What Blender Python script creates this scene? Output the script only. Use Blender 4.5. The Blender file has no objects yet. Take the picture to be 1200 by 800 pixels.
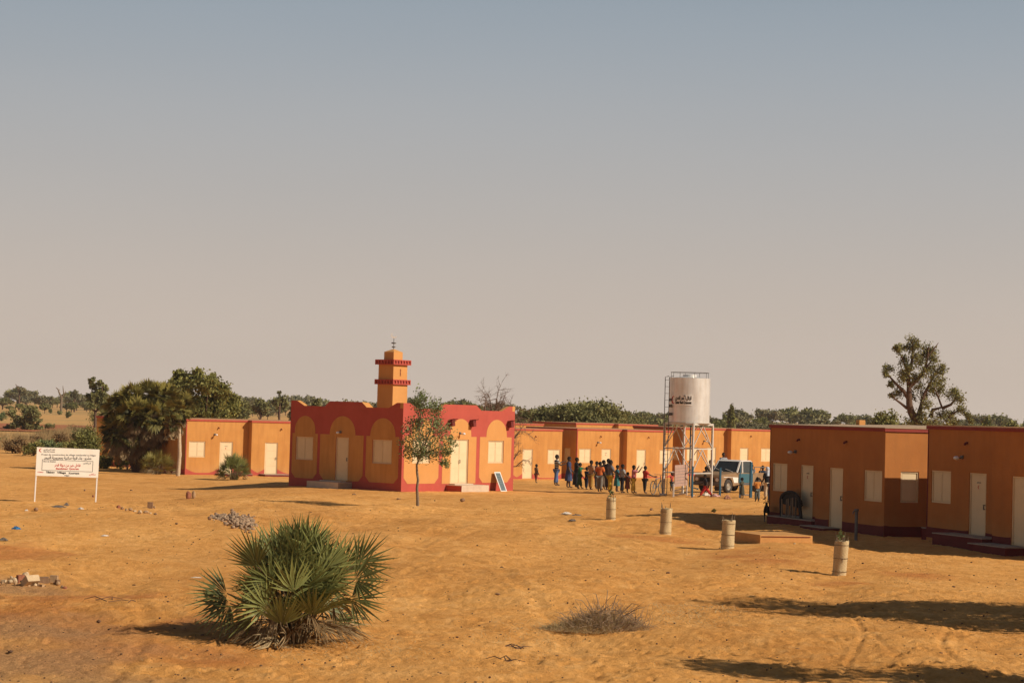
import bpy, bmesh, math, random
import numpy as np
from mathutils import Vector, Matrix
from mathutils.geometry import tessellate_polygon
R = math.radians
PI = math.pi
scene = bpy.context.scene
col = scene.collection
rng = np.random.default_rng(7)
random.seed(7)

# ------------------------------------------------------------------ camera
FPX, CAMZ = 2300.0, 3.6
PITCH, ROLL = R(2.128), R(1.575)
Fv = Vector((0, math.cos(PITCH), math.sin(PITCH)))
Uv = Vector((0, -math.sin(PITCH), math.cos(PITCH)))
Xv = Vector((1, 0, 0))
RC = math.cos(ROLL) * Xv + math.sin(ROLL) * Uv
UC = -math.sin(ROLL) * Xv + math.cos(ROLL) * Uv
cam_d = bpy.data.cameras.new('camera')
cam = bpy.data.objects.new('camera', cam_d)
col.objects.link(cam)
m = Matrix.Identity(4)
for i in range(3):
    m[i][0], m[i][1], m[i][2] = RC[i], UC[i], -Fv[i]
m[2][3] = CAMZ
cam.matrix_world = m
cam_d.sensor_width = 36
cam_d.lens = 36 * FPX / 1200
cam_d.clip_start = 0.5
cam_d.clip_end = 20000
scene.camera = cam

# ------------------------------------------------------------------ terrain height (smooth part)
def sst(a, b, t):
    t = np.clip((t - a) / (b - a), 0, 1)
    return t * t * (3 - 2 * t)

def zg(x, y):
    x = np.asarray(x, float); y = np.asarray(y, float)
    back = sst(90, 132, y) * (0.82 - 0.30 * sst(2, 20, x))
    left = 0.58 * sst(-9, -17, x) * sst(62, 88, y)
    z = -np.maximum(back, left) - 0.14 * sst(60, 88, y) * sst(12, 4, x) * (1 - np.maximum(back, left) / 0.82)
    far = 0.8 * sst(190, 320, y) + 1.2 * sst(320, 520, y) + 0.9 * sst(520, 900, y)
    z = z + far
    am = sst(23, 33, y) * sst(88, 72, y) * sst(9.0, 6.0, x - .03 * y)
    z = z + am * (.11 * np.sin(.55 * x + .9 * np.sin(.21 * y) + 1) * np.sin(.33 * y + .6 * np.sin(.5 * x)) + .055 * np.sin(1.25 * x + .5 * y) * np.sin(.8 * y - .4 * x + 2))
    return z

def ray(px, py):
    d = Fv * FPX + RC * (px - 600) + UC * (400 - py)
    return d.normalized()

def P(px, py, dz=0.0):
    """the point of the ground seen at a pixel of the photograph"""
    d = ray(px, py)
    if d.z < -.012:
        z = 0.0
        for _ in range(14):
            q = (z - CAMZ) / d.z; z1 = float(zg(d.x * q, d.y * q))
            if abs(z1 - z) < 1e-4: break
            z = z + (z1 - z) * .7
        if abs(z1 - z) < 2e-3: return Vector((d.x * q, d.y * q, z1 + dz))
    t = 5.0; step = 1.0; prev = t
    while t < 6000:
        p = Vector((0, 0, CAMZ)) + d * t
        if p.z <= float(zg(p.x, p.y)):
            lo, hi = prev, t
            for _ in range(30):
                mid = (lo + hi) / 2
                p = Vector((0, 0, CAMZ)) + d * mid
                if p.z <= float(zg(p.x, p.y)): hi = mid
                else: lo = mid
            p = Vector((0, 0, CAMZ)) + d * hi
            return Vector((p.x, p.y, float(zg(p.x, p.y)) + dz))
        prev = t
        t += max(0.3, t * 0.01)
    p = Vector((0, 0, CAMZ)) + d * 900
    return Vector((p.x, p.y, float(zg(p.x, p.y))))

def at(px, y, dz=0.0):
    """ground point in the column of a pixel at distance y"""
    x = (px - 600) / FPX * y
    return Vector((x, y, float(zg(x, y)) + dz))

def horizon(px):
    return 485.5 + 0.0275 * (px - 600)

def zat(px, py, y):
    return CAMZ + (horizon(px) - py) * y / FPX

# ------------------------------------------------------------------ materials
MATS = {}
def nd(nt, typ, loc=(0, 0), **kw):
    n = nt.nodes.new(typ)
    for k, v in kw.items():
        setattr(n, k, v)
    return n

def mat(name, c1, c2=None, scale=4.0, rough=0.85, bump=0.0, bscale=30.0, metallic=0.0, streak=0.0, c3=None, spec=0.25, leaf=False, stretch=None):
    if name in MATS: return MATS[name]
    m = bpy.data.materials.new(name); m.use_nodes = True
    nt = m.node_tree; b = nt.nodes['Principled BSDF']
    b.inputs['Roughness'].default_value = rough
    b.inputs['Metallic'].default_value = metallic
    b.inputs['Specular IOR Level'].default_value = spec
    c2 = c2 or tuple(c * 0.82 for c in c1)
    tc = nd(nt, 'ShaderNodeTexCoord')
    src = tc.outputs['Object']
    if stretch:
        mp = nd(nt, 'ShaderNodeMapping'); mp.inputs['Scale'].default_value = stretch
        nt.links.new(src, mp.inputs['Vector']); src2 = mp.outputs['Vector']
    else: src2 = src
    nz = nd(nt, 'ShaderNodeTexNoise'); nz.inputs['Scale'].default_value = scale; nz.inputs['Detail'].default_value = 6; nz.inputs['Roughness'].default_value = 0.65
    nt.links.new(src2, nz.inputs['Vector'])
    cr = nd(nt, 'ShaderNodeValToRGB')
    cr.color_ramp.elements[0].position = 0.32; cr.color_ramp.elements[0].color = (*c2, 1)
    cr.color_ramp.elements[1].position = 0.68; cr.color_ramp.elements[1].color = (*c1, 1)
    nt.links.new(nz.outputs['Fac'], cr.inputs['Fac'])
    out = cr.outputs['Color']
    if leaf:
        at_ = nd(nt, 'ShaderNodeAttribute', attribute_name='tint')
        mx = nd(nt, 'ShaderNodeMix', data_type='RGBA')
        mx.inputs[6].default_value = (*c2, 1); mx.inputs[7].default_value = (*c1, 1)
        nt.links.new(at_.outputs['Fac'], mx.inputs[0])
        out = mx.outputs[2]
    if streak > 0:
        mp = nd(nt, 'ShaderNodeMapping'); mp.inputs['Scale'].default_value = (3.0, 3.0, 0.35)
        nt.links.new(src, mp.inputs['Vector'])
        n2 = nd(nt, 'ShaderNodeTexNoise'); n2.inputs['Scale'].default_value = 1.6; n2.inputs['Detail'].default_value = 5
        nt.links.new(mp.outputs['Vector'], n2.inputs['Vector'])
        r2 = nd(nt, 'ShaderNodeValToRGB')
        r2.color_ramp.elements[0].position = 0.42; r2.color_ramp.elements[0].color = (0, 0, 0, 1)
        r2.color_ramp.elements[1].position = 0.75; r2.color_ramp.elements[1].color = (streak, streak, streak, 1)
        nt.links.new(n2.outputs['Fac'], r2.inputs['Fac'])
        mx = nd(nt, 'ShaderNodeMix', data_type='RGBA')
        nt.links.new(r2.outputs['Color'], mx.inputs[0]); nt.links.new(out, mx.inputs[6])
        mx.inputs[7].default_value = (*(c3 or tuple(c * 0.6 for c in c1)), 1)
        out = mx.outputs[2]
    if streak > 0 and 'plaster' in name:
        sz = nd(nt, 'ShaderNodeSeparateXYZ'); nt.links.new(src, sz.inputs[0])
        n3 = nd(nt, 'ShaderNodeTexNoise'); n3.inputs['Scale'].default_value = 2.5; n3.inputs['Detail'].default_value = 6; nt.links.new(src, n3.inputs['Vector'])
        ad = nd(nt, 'ShaderNodeMath', operation='MULTIPLY_ADD'); nt.links.new(n3.outputs['Fac'], ad.inputs[0]); ad.inputs[1].default_value = -1.1; nt.links.new(sz.outputs['Z'], ad.inputs[2])
        mr = nd(nt, 'ShaderNodeMapRange'); nt.links.new(ad.outputs[0], mr.inputs['Value']); mr.inputs['From Min'].default_value = -.5; mr.inputs['From Max'].default_value = .25; mr.inputs['To Min'].default_value = .45; mr.inputs['To Max'].default_value = 0
        mz = nd(nt, 'ShaderNodeMix', data_type='RGBA'); nt.links.new(mr.outputs[0], mz.inputs[0]); nt.links.new(out, mz.inputs[6]); mz.inputs[7].default_value = (.50, .25, .09, 1)
        out = mz.outputs[2]
    nt.links.new(out, b.inputs['Base Color'])
    if bump > 0:
        nb = nd(nt, 'ShaderNodeTexNoise'); nb.inputs['Scale'].default_value = bscale; nb.inputs['Detail'].default_value = 5
        nt.links.new(src, nb.inputs['Vector'])
        bp = nd(nt, 'ShaderNodeBump'); bp.inputs['Strength'].default_value = bump; bp.inputs['Distance'].default_value = 0.02
        nt.links.new(nb.outputs['Fac'], bp.inputs['Height']); nt.links.new(bp.outputs['Normal'], b.inputs['Normal'])
    if leaf:
        tr = nd(nt, 'ShaderNodeBsdfTranslucent'); nt.links.new(out, tr.inputs['Color'])
        ms = nd(nt, 'ShaderNodeMixShader'); ms.inputs[0].default_value = 0.22
        o = nt.nodes['Material Output']
        nt.links.new(b.outputs[0], ms.inputs[1]); nt.links.new(tr.outputs[0], ms.inputs[2]); nt.links.new(ms.outputs[0], o.inputs['Surface'])
    MATS[name] = m
    return m

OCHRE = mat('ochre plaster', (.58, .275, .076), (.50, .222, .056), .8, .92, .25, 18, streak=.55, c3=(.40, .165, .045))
OCHRE_D = mat('dark ochre plaster', (.46, .172, .043), (.385, .138, .032), .8, .92, .25, 18, streak=.5, c3=(.35, .135, .035))  # darker, redder variant of the ochre used on the other houses
OCHRE_L = mat('light ochre plaster', (.60, .285, .088), (.55, .25, .072), 1.0, .92, .2, 18, streak=.25, c3=(.50, .24, .08))
REDP = mat('brick red paint', (.46, .086, .058), (.40, .070, .047), 1.3, .88, .15, 20, streak=.3, c3=(.36, .075, .045))
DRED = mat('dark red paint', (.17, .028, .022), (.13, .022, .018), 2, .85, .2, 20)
DREDR = mat('dark red edge', (.30, .05, .034), (.24, .04, .028), 2, .85, .2, 20)  # roof edge red, a darker tone than the brick red paint
CREAM = mat('cream painted metal', (.74, .57, .34), (.69, .52, .30), 1.5, .6, .06, 8, streak=.2, c3=(.6, .43, .25))
ROOFO = mat('dusty roof screed', (.50, .27, .13), (.42, .20, .09), 3, .95, .4, 30)
CEMENT = mat('bare cement', (.42, .33, .24), (.33, .25, .18), 3, .95, .4, 30)
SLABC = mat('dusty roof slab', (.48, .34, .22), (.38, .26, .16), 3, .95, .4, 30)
PALECEM = mat('pale cement', (.60, .47, .34), (.50, .38, .27), 3, .95, .4, 30)
WHITE = mat('white paint', (.76, .72, .66), (.70, .65, .58), 5, .55)
STEEL = mat('galvanised steel', (.62, .57, .50), (.52, .47, .40), 6, .5, .05, 10, metallic=.2)
TANKM = mat('weathered tank sheet', (.80, .78, .73), (.66, .63, .58), 2, .36, .05, 8, metallic=.45, streak=.5, c3=(.50, .40, .30))
GREYM = mat('grey weathered metal', (.16, .15, .14), (.11, .10, .09), 8, .6)
BLACK = mat('black print', (.02, .02, .022), (.015, .015, .015), 5, .7)
REDPRINT = mat('red print', (.5, .03, .02), None, 5, .6)
BLUEP = mat('blue paint', (.022, .09, .14), (.018, .07, .11), 5, .6)
BARK = mat('brown bark', (.15, .085, .05), (.08, .045, .028), 14, .95, .6, 40)
BARKG = mat('grey bark', (.24, .17, .11), (.14, .10, .065), 14, .95, .6, 40)
TRUNKP = mat('pale palm trunk', (.55, .42, .28), (.38, .28, .18), 12, .95, .6, 30)
LEAF_N = mat('neem foliage', (.24, .27, .10), (.10, .125, .045), 3, .6, leaf=True)
LEAF_D = mat('dense green foliage', (.30, .27, .07), (.11, .11, .03), 3, .65, leaf=True)
LEAF_O = mat('olive acacia foliage', (.31, .28, .095), (.12, .115, .042), 3, .65, leaf=True)
LEAF_H = mat('dusty far foliage', (.30, .26, .13), (.15, .135, .07), 3, .7, leaf=True)
LEAF_B = mat('brown dry foliage', (.33, .21, .09), (.16, .095, .04), 3, .8, leaf=True)
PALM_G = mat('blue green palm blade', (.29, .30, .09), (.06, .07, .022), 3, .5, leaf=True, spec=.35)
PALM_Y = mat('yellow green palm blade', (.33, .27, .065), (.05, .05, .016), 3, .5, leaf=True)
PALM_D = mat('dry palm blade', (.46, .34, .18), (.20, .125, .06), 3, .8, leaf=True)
STRAW = mat('dry straw', (.62, .45, .22), (.36, .24, .11), 3, .85, leaf=True)
TWIGP = mat('pale dry twig', (.42, .29, .18), (.24, .15, .09), 8, .9)
TWIG = mat('dark twig', (.17, .09, .05), (.08, .045, .03), 8, .9)

# ------------------------------------------------------------------ object helpers
def tag(o, label=None, cat=None, group=None, kind=None):
    if label: o['label'] = label
    if cat: o['category'] = cat
    if group: o['group'] = group
    if kind: o['kind'] = kind
    return o

def empty(name, loc, rz=0, label=None, cat=None, group=None):
    o = bpy.data.objects.new(name, None); col.objects.link(o)
    o.empty_display_size = 0.2
    o.location = loc; o.rotation_euler = (0, 0, rz)
    return tag(o, label, cat, group)

class MB:
    def __init__(s): s.v = []; s.f = []; s.m = []; s.sm = []
    def add(s, vs, fs, mi=0, smooth=False):
        o = len(s.v); s.v.extend([tuple(v) for v in vs])
        for f in fs:
            s.f.append(tuple(i + o for i in f)); s.m.append(mi); s.sm.append(smooth)
    def box(s, a, b, mi=0, M=None):
        x0, y0, z0 = a; x1, y1, z1 = b
        vs = [Vector(p) for p in ((x0, y0, z0), (x1, y0, z0), (x1, y1, z0), (x0, y1, z0), (x0, y0, z1), (x1, y0, z1), (x1, y1, z1), (x0, y1, z1))]
        if M is not None: vs = [M @ v for v in vs]
        s.add(vs, [(0, 3, 2, 1), (4, 5, 6, 7), (0, 1, 5, 4), (1, 2, 6, 5), (2, 3, 7, 6), (3, 0, 4, 7)], mi)
    def bar(s, a, b, w, h=None, mi=0):
        a = Vector(a); b = Vector(b); d = (b - a); L = d.length
        if L < 1e-6: return
        q = d.to_track_quat('Z', 'Y').to_matrix().to_4x4(); q.translation = a
        h = h or w
        s.box((-w / 2, -h / 2, 0), (w / 2, h / 2, L), mi, q)
    def tube(s, pts, rad, n=6, mi=0, cap=True, smooth=True):
        pts = [Vector(p) for p in pts]; k = len(pts)
        if isinstance(rad, (int, float)): rad = [rad] * k
        vs = []
        ref = None
        for i, p in enumerate(pts):
            d = (pts[min(i + 1, k - 1)] - pts[max(i - 1, 0)])
            if d.length < 1e-9: d = Vector((0, 0, 1))
            d.normalize()
            if ref is None:
                ref = d.orthogonal().normalized()
            ref = (ref - d * ref.dot(d))
            if ref.length < 1e-6: ref = d.orthogonal()
            ref.normalize(); bi = d.cross(ref)
            for j in range(n):
                a = 2 * PI * j / n
                vs.append(p + (ref * math.cos(a) + bi * math.sin(a)) * rad[i])
        fs = []
        for i in range(k - 1):
            for j in range(n):
                fs.append((i * n + j, i * n + (j + 1) % n, (i + 1) * n + (j + 1) % n, (i + 1) * n + j))
        s.add(vs, fs, mi, smooth)
        if cap:
            s.add([vs[j] for j in range(n)][::-1], [tuple(range(n))], mi)
            s.add([vs[(k - 1) * n + j] for j in range(n)], [tuple(range(n))], mi)
    def lathe(s, prof, n=24, mi=0, c=(0, 0), smooth=True, sx=1, sy=1):
        vs = []; fs = []
        for r, z in prof:
            for j in range(n):
                a = 2 * PI * j / n
                vs.append((c[0] + sx * r * math.cos(a), c[1] + sy * r * math.sin(a), z))
        for i in range(len(prof) - 1):
            for j in range(n):
                fs.append((i * n + j, i * n + (j + 1) % n, (i + 1) * n + (j + 1) % n, (i + 1) * n + j))
        s.add(vs, fs, mi, smooth)
    def ell(s, c, r, n=10, k=6, mi=0, M=None):
        vs = []; fs = []
        for i in range(k + 1):
            t = PI * i / k
            for j in range(n):
                a = 2 * PI * j / n
                v = Vector((c[0] + r[0] * math.sin(t) * math.cos(a), c[1] + r[1] * math.sin(t) * math.sin(a), c[2] - r[2] * math.cos(t)))
                vs.append(M @ v if M is not None else v)
        for i in range(k):
            for j in range(n):
                fs.append((i * n + j, i * n + (j + 1) % n, (i + 1) * n + (j + 1) % n, (i + 1) * n + j))
        s.add(vs, fs, mi, True)
    def poly(s, loops, fn, mi=0):
        """flat polygon with holes; fn maps (u,v) to a point"""
        tris = tessellate_polygon([[Vector((u, v, 0)) for u, v in lp] for lp in loops])
        flat = [p for lp in loops for p in lp]
        pts = [fn(u, v) for u, v in flat]
        fs = []
        for t in tris:
            a, b, c = (flat[i] for i in t)
            area = (b[0] - a[0]) * (c[1] - a[1]) - (b[1] - a[1]) * (c[0] - a[0])
            fs.append(tuple(t) if area > 0 else (t[0], t[2], t[1]))
        s.add(pts, fs, mi)
    def build(s, name, mats, parent=None, loc=None, rot=None, bevel=0):
        me = bpy.data.meshes.new(name)
        me.from_pydata(s.v, [], s.f)
        if not isinstance(mats, (list, tuple)): mats = [mats]
        for m_ in mats: me.materials.append(m_)
        me.polygons.foreach_set('material_index', s.m)
        me.polygons.foreach_set('use_smooth', s.sm)
        me.update()
        o = bpy.data.objects.new(name, me); col.objects.link(o)
        if parent is not None: o.parent = parent
        if loc is not None: o.location = loc
        if rot is not None: o.rotation_euler = rot
        if bevel:
            bv = o.modifiers.new('edge', 'BEVEL'); bv.width = bevel; bv.segments = 2; bv.limit_method = 'ANGLE'
        return o

def np_mesh(name, V, F, mat_, parent=None, tint=None, smooth=False):
    """V (n,3), F (m,k) arrays"""
    V = np.asarray(V, np.float32); F = np.asarray(F, np.int32)
    me = bpy.data.meshes.new(name)
    k = F.shape[1]
    me.vertices.add(len(V)); me.vertices.foreach_set('co', V.ravel())
    me.loops.add(F.size); me.loops.foreach_set('vertex_index', F.ravel())
    me.polygons.add(len(F)); me.polygons.foreach_set('loop_start', np.arange(0, F.size, k, dtype=np.int32))
    me.polygons.foreach_set('loop_total', np.full(len(F), k, np.int32))
    if smooth: me.polygons.foreach_set('use_smooth', np.ones(len(F), bool))
    me.update(calc_edges=True)
    if tint is not None:
        a = me.attributes.new('tint', 'FLOAT', 'POINT'); a.data.foreach_set('value', np.asarray(tint, np.float32))
    me.materials.append(mat_)
    o = bpy.data.objects.new(name, me); col.objects.link(o)
    if parent is not None: o.parent = parent
    return o

# ------------------------------------------------------------------ noise (numpy)
def _h(ix, iy, s):
    n = (ix.astype(np.int64) * 374761393 + iy.astype(np.int64) * 668265263 + s * 1442695041) & 0xffffffff
    n = ((n ^ (n >> 13)) * 1274126177) & 0xffffffff
    return ((n ^ (n >> 16)) & 0xffff) / 65535.0
def vnoise(x, y, s=0):
    ix = np.floor(x); iy = np.floor(y); fx = x - ix; fy = y - iy
    fx = fx * fx * (3 - 2 * fx); fy = fy * fy * (3 - 2 * fy)
    a = _h(ix, iy, s); b = _h(ix + 1, iy, s); c = _h(ix, iy + 1, s); d = _h(ix + 1, iy + 1, s)
    return (a * (1 - fx) + b * fx) * (1 - fy) + (c * (1 - fx) + d * fx) * fy - 0.5
def fbm(x, y, o=4, s=0):
    r = 0; a = 1.0
    for i in range(o):
        r = r + a * vnoise(x * 2 ** i + 17.3 * i, y * 2 ** i - 9.1 * i, s + i); a *= 0.5
    return r
def dimples(x, y, cell, rad, prob, s):
    ix = np.floor(x / cell); iy = np.floor(y / cell)
    out = np.zeros_like(x)
    for dx in (-1, 0, 1):
        for dy in (-1, 0, 1):
            cx = ix + dx; cy = iy + dy
            px = (cx + _h(cx, cy, s)) * cell; py = (cy + _h(cx, cy, s + 1)) * cell
            on = _h(cx, cy, s + 2) < prob
            th = _h(cx, cy, s + 3) * PI
            ux = (x - px) * np.cos(th) + (y - py) * np.sin(th); uy = -(x - px) * np.sin(th) + (y - py) * np.cos(th)
            r2 = (ux / rad) ** 2 + (uy / (rad * 0.5)) ** 2
            out += np.where(on, -np.exp(-r2 * 2) + 0.45 * np.exp(-(np.sqrt(r2) - 1.15) ** 2 * 8), 0)
    return out
def polydist(x, y, pts):
    best = np.full_like(x, 1e9)
    for (x0, y0), (x1, y1) in zip(pts[:-1], pts[1:]):
        dx, dy = x1 - x0, y1 - y0
        t = np.clip(((x - x0) * dx + (y - y0) * dy) / (dx * dx + dy * dy), 0, 1)
        best = np.minimum(best, np.hypot(x - x0 - t * dx, y - y0 - t * dy))
    return best

# ------------------------------------------------------------------ ground
def smooth_path(pxs):
    p = [P(*q) for q in pxs]
    out = []
    for i in range(len(p) - 1):
        a = p[max(i - 1, 0)]; b = p[i]; c = p[i + 1]; d = p[min(i + 2, len(p) - 1)]
        for k in range(6):
            t = k / 6
            q = 0.5 * ((2 * b) + (c - a) * t + (2 * a - 5 * b + 4 * c - d) * t * t + (3 * b - a - 3 * c + d) * t ** 3)
            out.append((q.x, q.y))
    out.append((p[-1].x, p[-1].y))
    return out

TRACKS = [([(1150, 795), (1110, 765), (1105, 745), (1135, 728)], .06), ([(985, 790), (1000, 765), (1010, 742), (995, 715)], .05),
          ([(1078, 800), (1050, 768), (1010, 735), (975, 705)], .06), ([(640, 625), (700, 612), (840, 600), (900, 590)], .25),
          ([(480, 640), (540, 612), (640, 604), (700, 600)], .3), ([(300, 690), (180, 672), (140, 700), (90, 720)], .35),
          ([(600, 800), (760, 782), (1000, 792)], .3), ([(190, 790), (420, 770), (700, 775)], .25), ([(610, 745), (595, 775)], .1), ([(470, 620), (560, 606), (660, 612), (760, 640), (900, 650)], .12), ([(490, 640), (580, 618), (680, 628), (780, 660)], .12), ([(420, 700), (520, 650), (600, 640), (700, 655)], .1), ([(700, 800), (640, 720), (560, 660), (470, 640), (380, 600)], .15), ([(130, 800), (170, 740), (150, 700), (60, 660)], .12), ([(200, 800), (230, 780), (330, 790), (520, 785), (800, 800)], .13), ([(820, 690), (920, 680), (1060, 690), (1200, 700)], .12),
          ([(250, 640), (200, 600), (120, 585), (0, 590)], .5)]
def build_ground():
    ys = [-400, -200, -100, -50, -20, 0, 6]
    y = 12.0
    while y < 30: ys.append(y); y += 0.075
    while y < 125: ys.append(y); y *= 1.0026
    while y < 7000: ys.append(y); y *= 1.022
    ys = np.array(ys)
    core = np.linspace(-1, 1, 430)
    ext = np.array([1.15, 1.4, 1.9, 3, 6, 15, 40])
    t = np.concatenate([-ext[::-1], core, ext])
    w = np.maximum(ys, 12) * 0.285 + 1.5
    X = t[None, :] * w[:, None]
    wide = np.abs(t) > 1
    X[:, wide] *= (1 + 300 / (np.maximum(ys, 20)[:, None] + 30))
    Y = np.repeat(ys[:, None], len(t), 1)
    Z = zg(X, Y)
    near = sst(160, 60, Y) * (np.abs(t)[None, :] <= 1.2)
    rough = 0.45 + 0.9 * np.clip(fbm(X / 6, Y / 6, 2, 77) + .5, 0, 1)
    Z = Z + near * rough * (0.055 * fbm(X / 1.1, Y / 1.1, 3, 11) + 0.022 * fbm(X / 0.3, Y / 0.3, 2, 21))
    Z = Z + near * rough * (0.034 * dimples(X, Y, 0.36, 0.15, 0.62, 40) + 0.026 * dimples(X + .3, Y, 0.27, 0.10, 0.6, 50) + .036 * dimples(X, Y + .4, 1.4, .32, .35, 60))
    for pts, wd in TRACKS:
        pl = smooth_path(pts)
        d = polydist(X, Y, pl)
        big_ = 1.4 if wd > .2 else 1.0
        Z = Z + near * big_ * (-0.017 * np.exp(-(d / wd) ** 2) + 0.010 * np.exp(-((d - 1.7 * wd) / (wd * .6)) ** 2)) * (1 + fbm(X / .4, Y / .4, 2, 5))
    # masks
    def blob(px, py, rx, ry):
        c = P(px, py)
        return np.clip(1.25 - np.hypot((X - c.x) / rx, (Y - c.y) / ry) + 1.1 * fbm(X / 1.0, Y / 1.6, 4, 91), 0, 1)
    red = np.zeros_like(X)
    for a in ((120, 760, 2.2, 2.2), (170, 735, 1.6, 1.4), (60, 700, 2.2, 2.2), (250, 775, 1.6, .8), (782, 632, 1.0, 2.0), (858, 652, 1.3, 1.6), (900, 655, .7, 1.2), (830, 618, .8, 1.6), (60, 735, 1.4, 2.2), (20, 720, 1.4, 2.5), (110, 740, 1.2, 1.4), (730, 628, .6, 1.2), (10, 650, 1.5, 3), (1080, 676, .8, 1.2), (990, 684, .9, .8)):
        red = np.maximum(red, blob(*a))
    grav = np.zeros_like(X)
    for a in ((40, 770, 2.0, 3.2), (0, 740, 2.2, 3.0), (0, 690, 1.6, 2.5), (90, 800, 1.6, 1.2)):
        grav = np.maximum(grav, blob(*a))
    far = sst(125, 240, Y)
    Z = Z + near * grav * 0.02 * fbm(X / .12, Y / .12, 2, 8)
    ny, nx = X.shape
    V = np.stack([X, Y, Z], -1).reshape(-1, 3)
    i = np.arange(ny * nx).reshape(ny, nx)
    F = np.stack([i[:-1, :-1], i[:-1, 1:], i[1:, 1:], i[1:, :-1]], -1).reshape(-1, 4)
    m = bpy.data.materials.new('orange sand'); m.use_nodes = True
    nt = m.node_tree; b = nt.nodes['Principled BSDF']; b.inputs['Roughness'].default_value = .95; b.inputs['Specular IOR Level'].default_value = .1
    L = nt.links.new
    tc = nd(nt, 'ShaderNodeTexCoord')
    def noise(sc, det=5, mapping=None, rough=.6):
        n = nd(nt, 'ShaderNodeTexNoise'); n.inputs['Scale'].default_value = sc; n.inputs['Detail'].default_value = det; n.inputs['Roughness'].default_value = rough
        if mapping:
            mp = nd(nt, 'ShaderNodeMapping'); mp.inputs['Scale'].default_value = mapping; L(tc.outputs['Object'], mp.inputs['Vector']); L(mp.outputs['Vector'], n.inputs['Vector'])
        else: L(tc.outputs['Object'], n.inputs['Vector'])
        return n.outputs['Fac']
    def ramp(f, stops):
        r = nd(nt, 'ShaderNodeValToRGB')
        while len(r.color_ramp.elements) < len(stops): r.color_ramp.elements.new(.5)
        for e, (p_, c_) in zip(r.color_ramp.elements, stops):
            e.position = p_; e.color = (*c_, 1)
        L(f, r.inputs['Fac']); return r.outputs['Color']
    def mix(f, a, b_, mode='MIX'):
        x = nd(nt, 'ShaderNodeMix', data_type='RGBA', blend_type=mode)
        if isinstance(f, float): x.inputs[0].default_value = f
        else: L(f, x.inputs[0])
        for s_, v in ((6, a), (7, b_)):
            if isinstance(v, tuple): x.inputs[s_].default_value = (*v, 1)
            else: L(v, x.inputs[s_])
        return x.outputs[2]
    base = ramp(noise(.35, 8, (1, .7, 1), .62), [(.3, (.62, .265, .066)), (.5, (.80, .378, .104)), (.68, (.90, .48, .16))])
    base = mix(.55, base, ramp(noise(2.6, 8, (1, .6, 1), .7), [(.3, (.54, .225, .052)), (.5, (.80, .378, .10)), (.7, (.97, .55, .20))]))
    big = ramp(noise(.09, 5, (1, .55, 1), .6), [(.36, (.80, .74, .68)), (.55, (1, 1, 1)), (.7, (1.0, 1.02, 1.05))])
    base = mix(.8, base, big, 'MULTIPLY')
    def attr(n):
        a = nd(nt, 'ShaderNodeAttribute', attribute_name=n); return a.outputs['Fac']
    redc = ramp(noise(3, 6), [(.3, (.46, .125, .03)), (.7, (.58, .20, .055))])
    rm = nd(nt, 'ShaderNodeMath', operation='MULTIPLY'); L(attr('red'), rm.inputs[0]); rm.inputs[1].default_value = .6
    base = mix(rm.outputs[0], base, redc)
    gr = ramp(noise(28, 4, None, .8), [(.35, (.24, .135, .07)), (.5, (.46, .25, .11)), (.68, (.64, .37, .16))])
    gm = nd(nt, 'ShaderNodeMath', operation='MULTIPLY'); L(attr('gravel'), gm.inputs[0]); gm.inputs[1].default_value = .75
    base = mix(gm.outputs[0], base, gr)
    # small dark specks: dung, chips and bits of straw lying in the sand
    vo = nd(nt, 'ShaderNodeTexVoronoi'); vo.inputs['Scale'].default_value = 3.2; vo.inputs['Randomness'].default_value = 1
    mp = nd(nt, 'ShaderNodeMapping'); mp.inputs['Scale'].default_value = (1, .75, 1)
    L(tc.outputs['Object'], mp.inputs['Vector']); L(mp.outputs['Vector'], vo.inputs['Vector'])
    sp = ramp(vo.outputs['Distance'], [(0.03, (1, 1, 1)), (.085, (0, 0, 0))])
    gate = ramp(noise(.9, 3), [(.5, (0, 0, 0)), (.6, (1, 1, 1))])
    sg = nd(nt, 'ShaderNodeMath', operation='MULTIPLY'); L(sp, sg.inputs[0]); L(gate, sg.inputs[1])
    sg2 = nd(nt, 'ShaderNodeMath', operation='MULTIPLY'); L(sg.outputs[0], sg2.inputs[0]); sg2.inputs[1].default_value = .55
    base = mix(sg2.outputs[0], base, (.14, .075, .035))
    # far plain: patches of dry grass
    fg = ramp(noise(.03, 6, (1, .35, 1), .7), [(.42, (.62, .34, .12)), (.55, (.50, .30, .115)), (.66, (.25, .19, .07))])
    base = mix(attr('far'), base, fg)
    L(base, b.inputs['Base Color'])
    def bump(h, st, dist, prev=None):
        n = nd(nt, 'ShaderNodeBump'); n.inputs['Strength'].default_value = st; n.inputs['Distance'].default_value = dist
        L(h, n.inputs['Height'])
        if prev: L(prev, n.inputs['Normal'])
        return n.outputs['Normal']
    n1 = bump(noise(6, 8, (1, .8, 1), .78), 1.0, .085)
    n2 = bump(noise(45, 4), .5, .012, n1)
    L(n2, b.inputs['Normal'])
    o = np_mesh('ground', V, F, m, smooth=True)
    for nm, arr in (('red', red), ('gravel', grav), ('far', far)):
        a = o.data.attributes.new(nm, 'FLOAT', 'POINT'); a.data.foreach_set('value', arr.astype(np.float32).ravel())
    tag(o, kind='structure')
build_ground()

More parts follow.
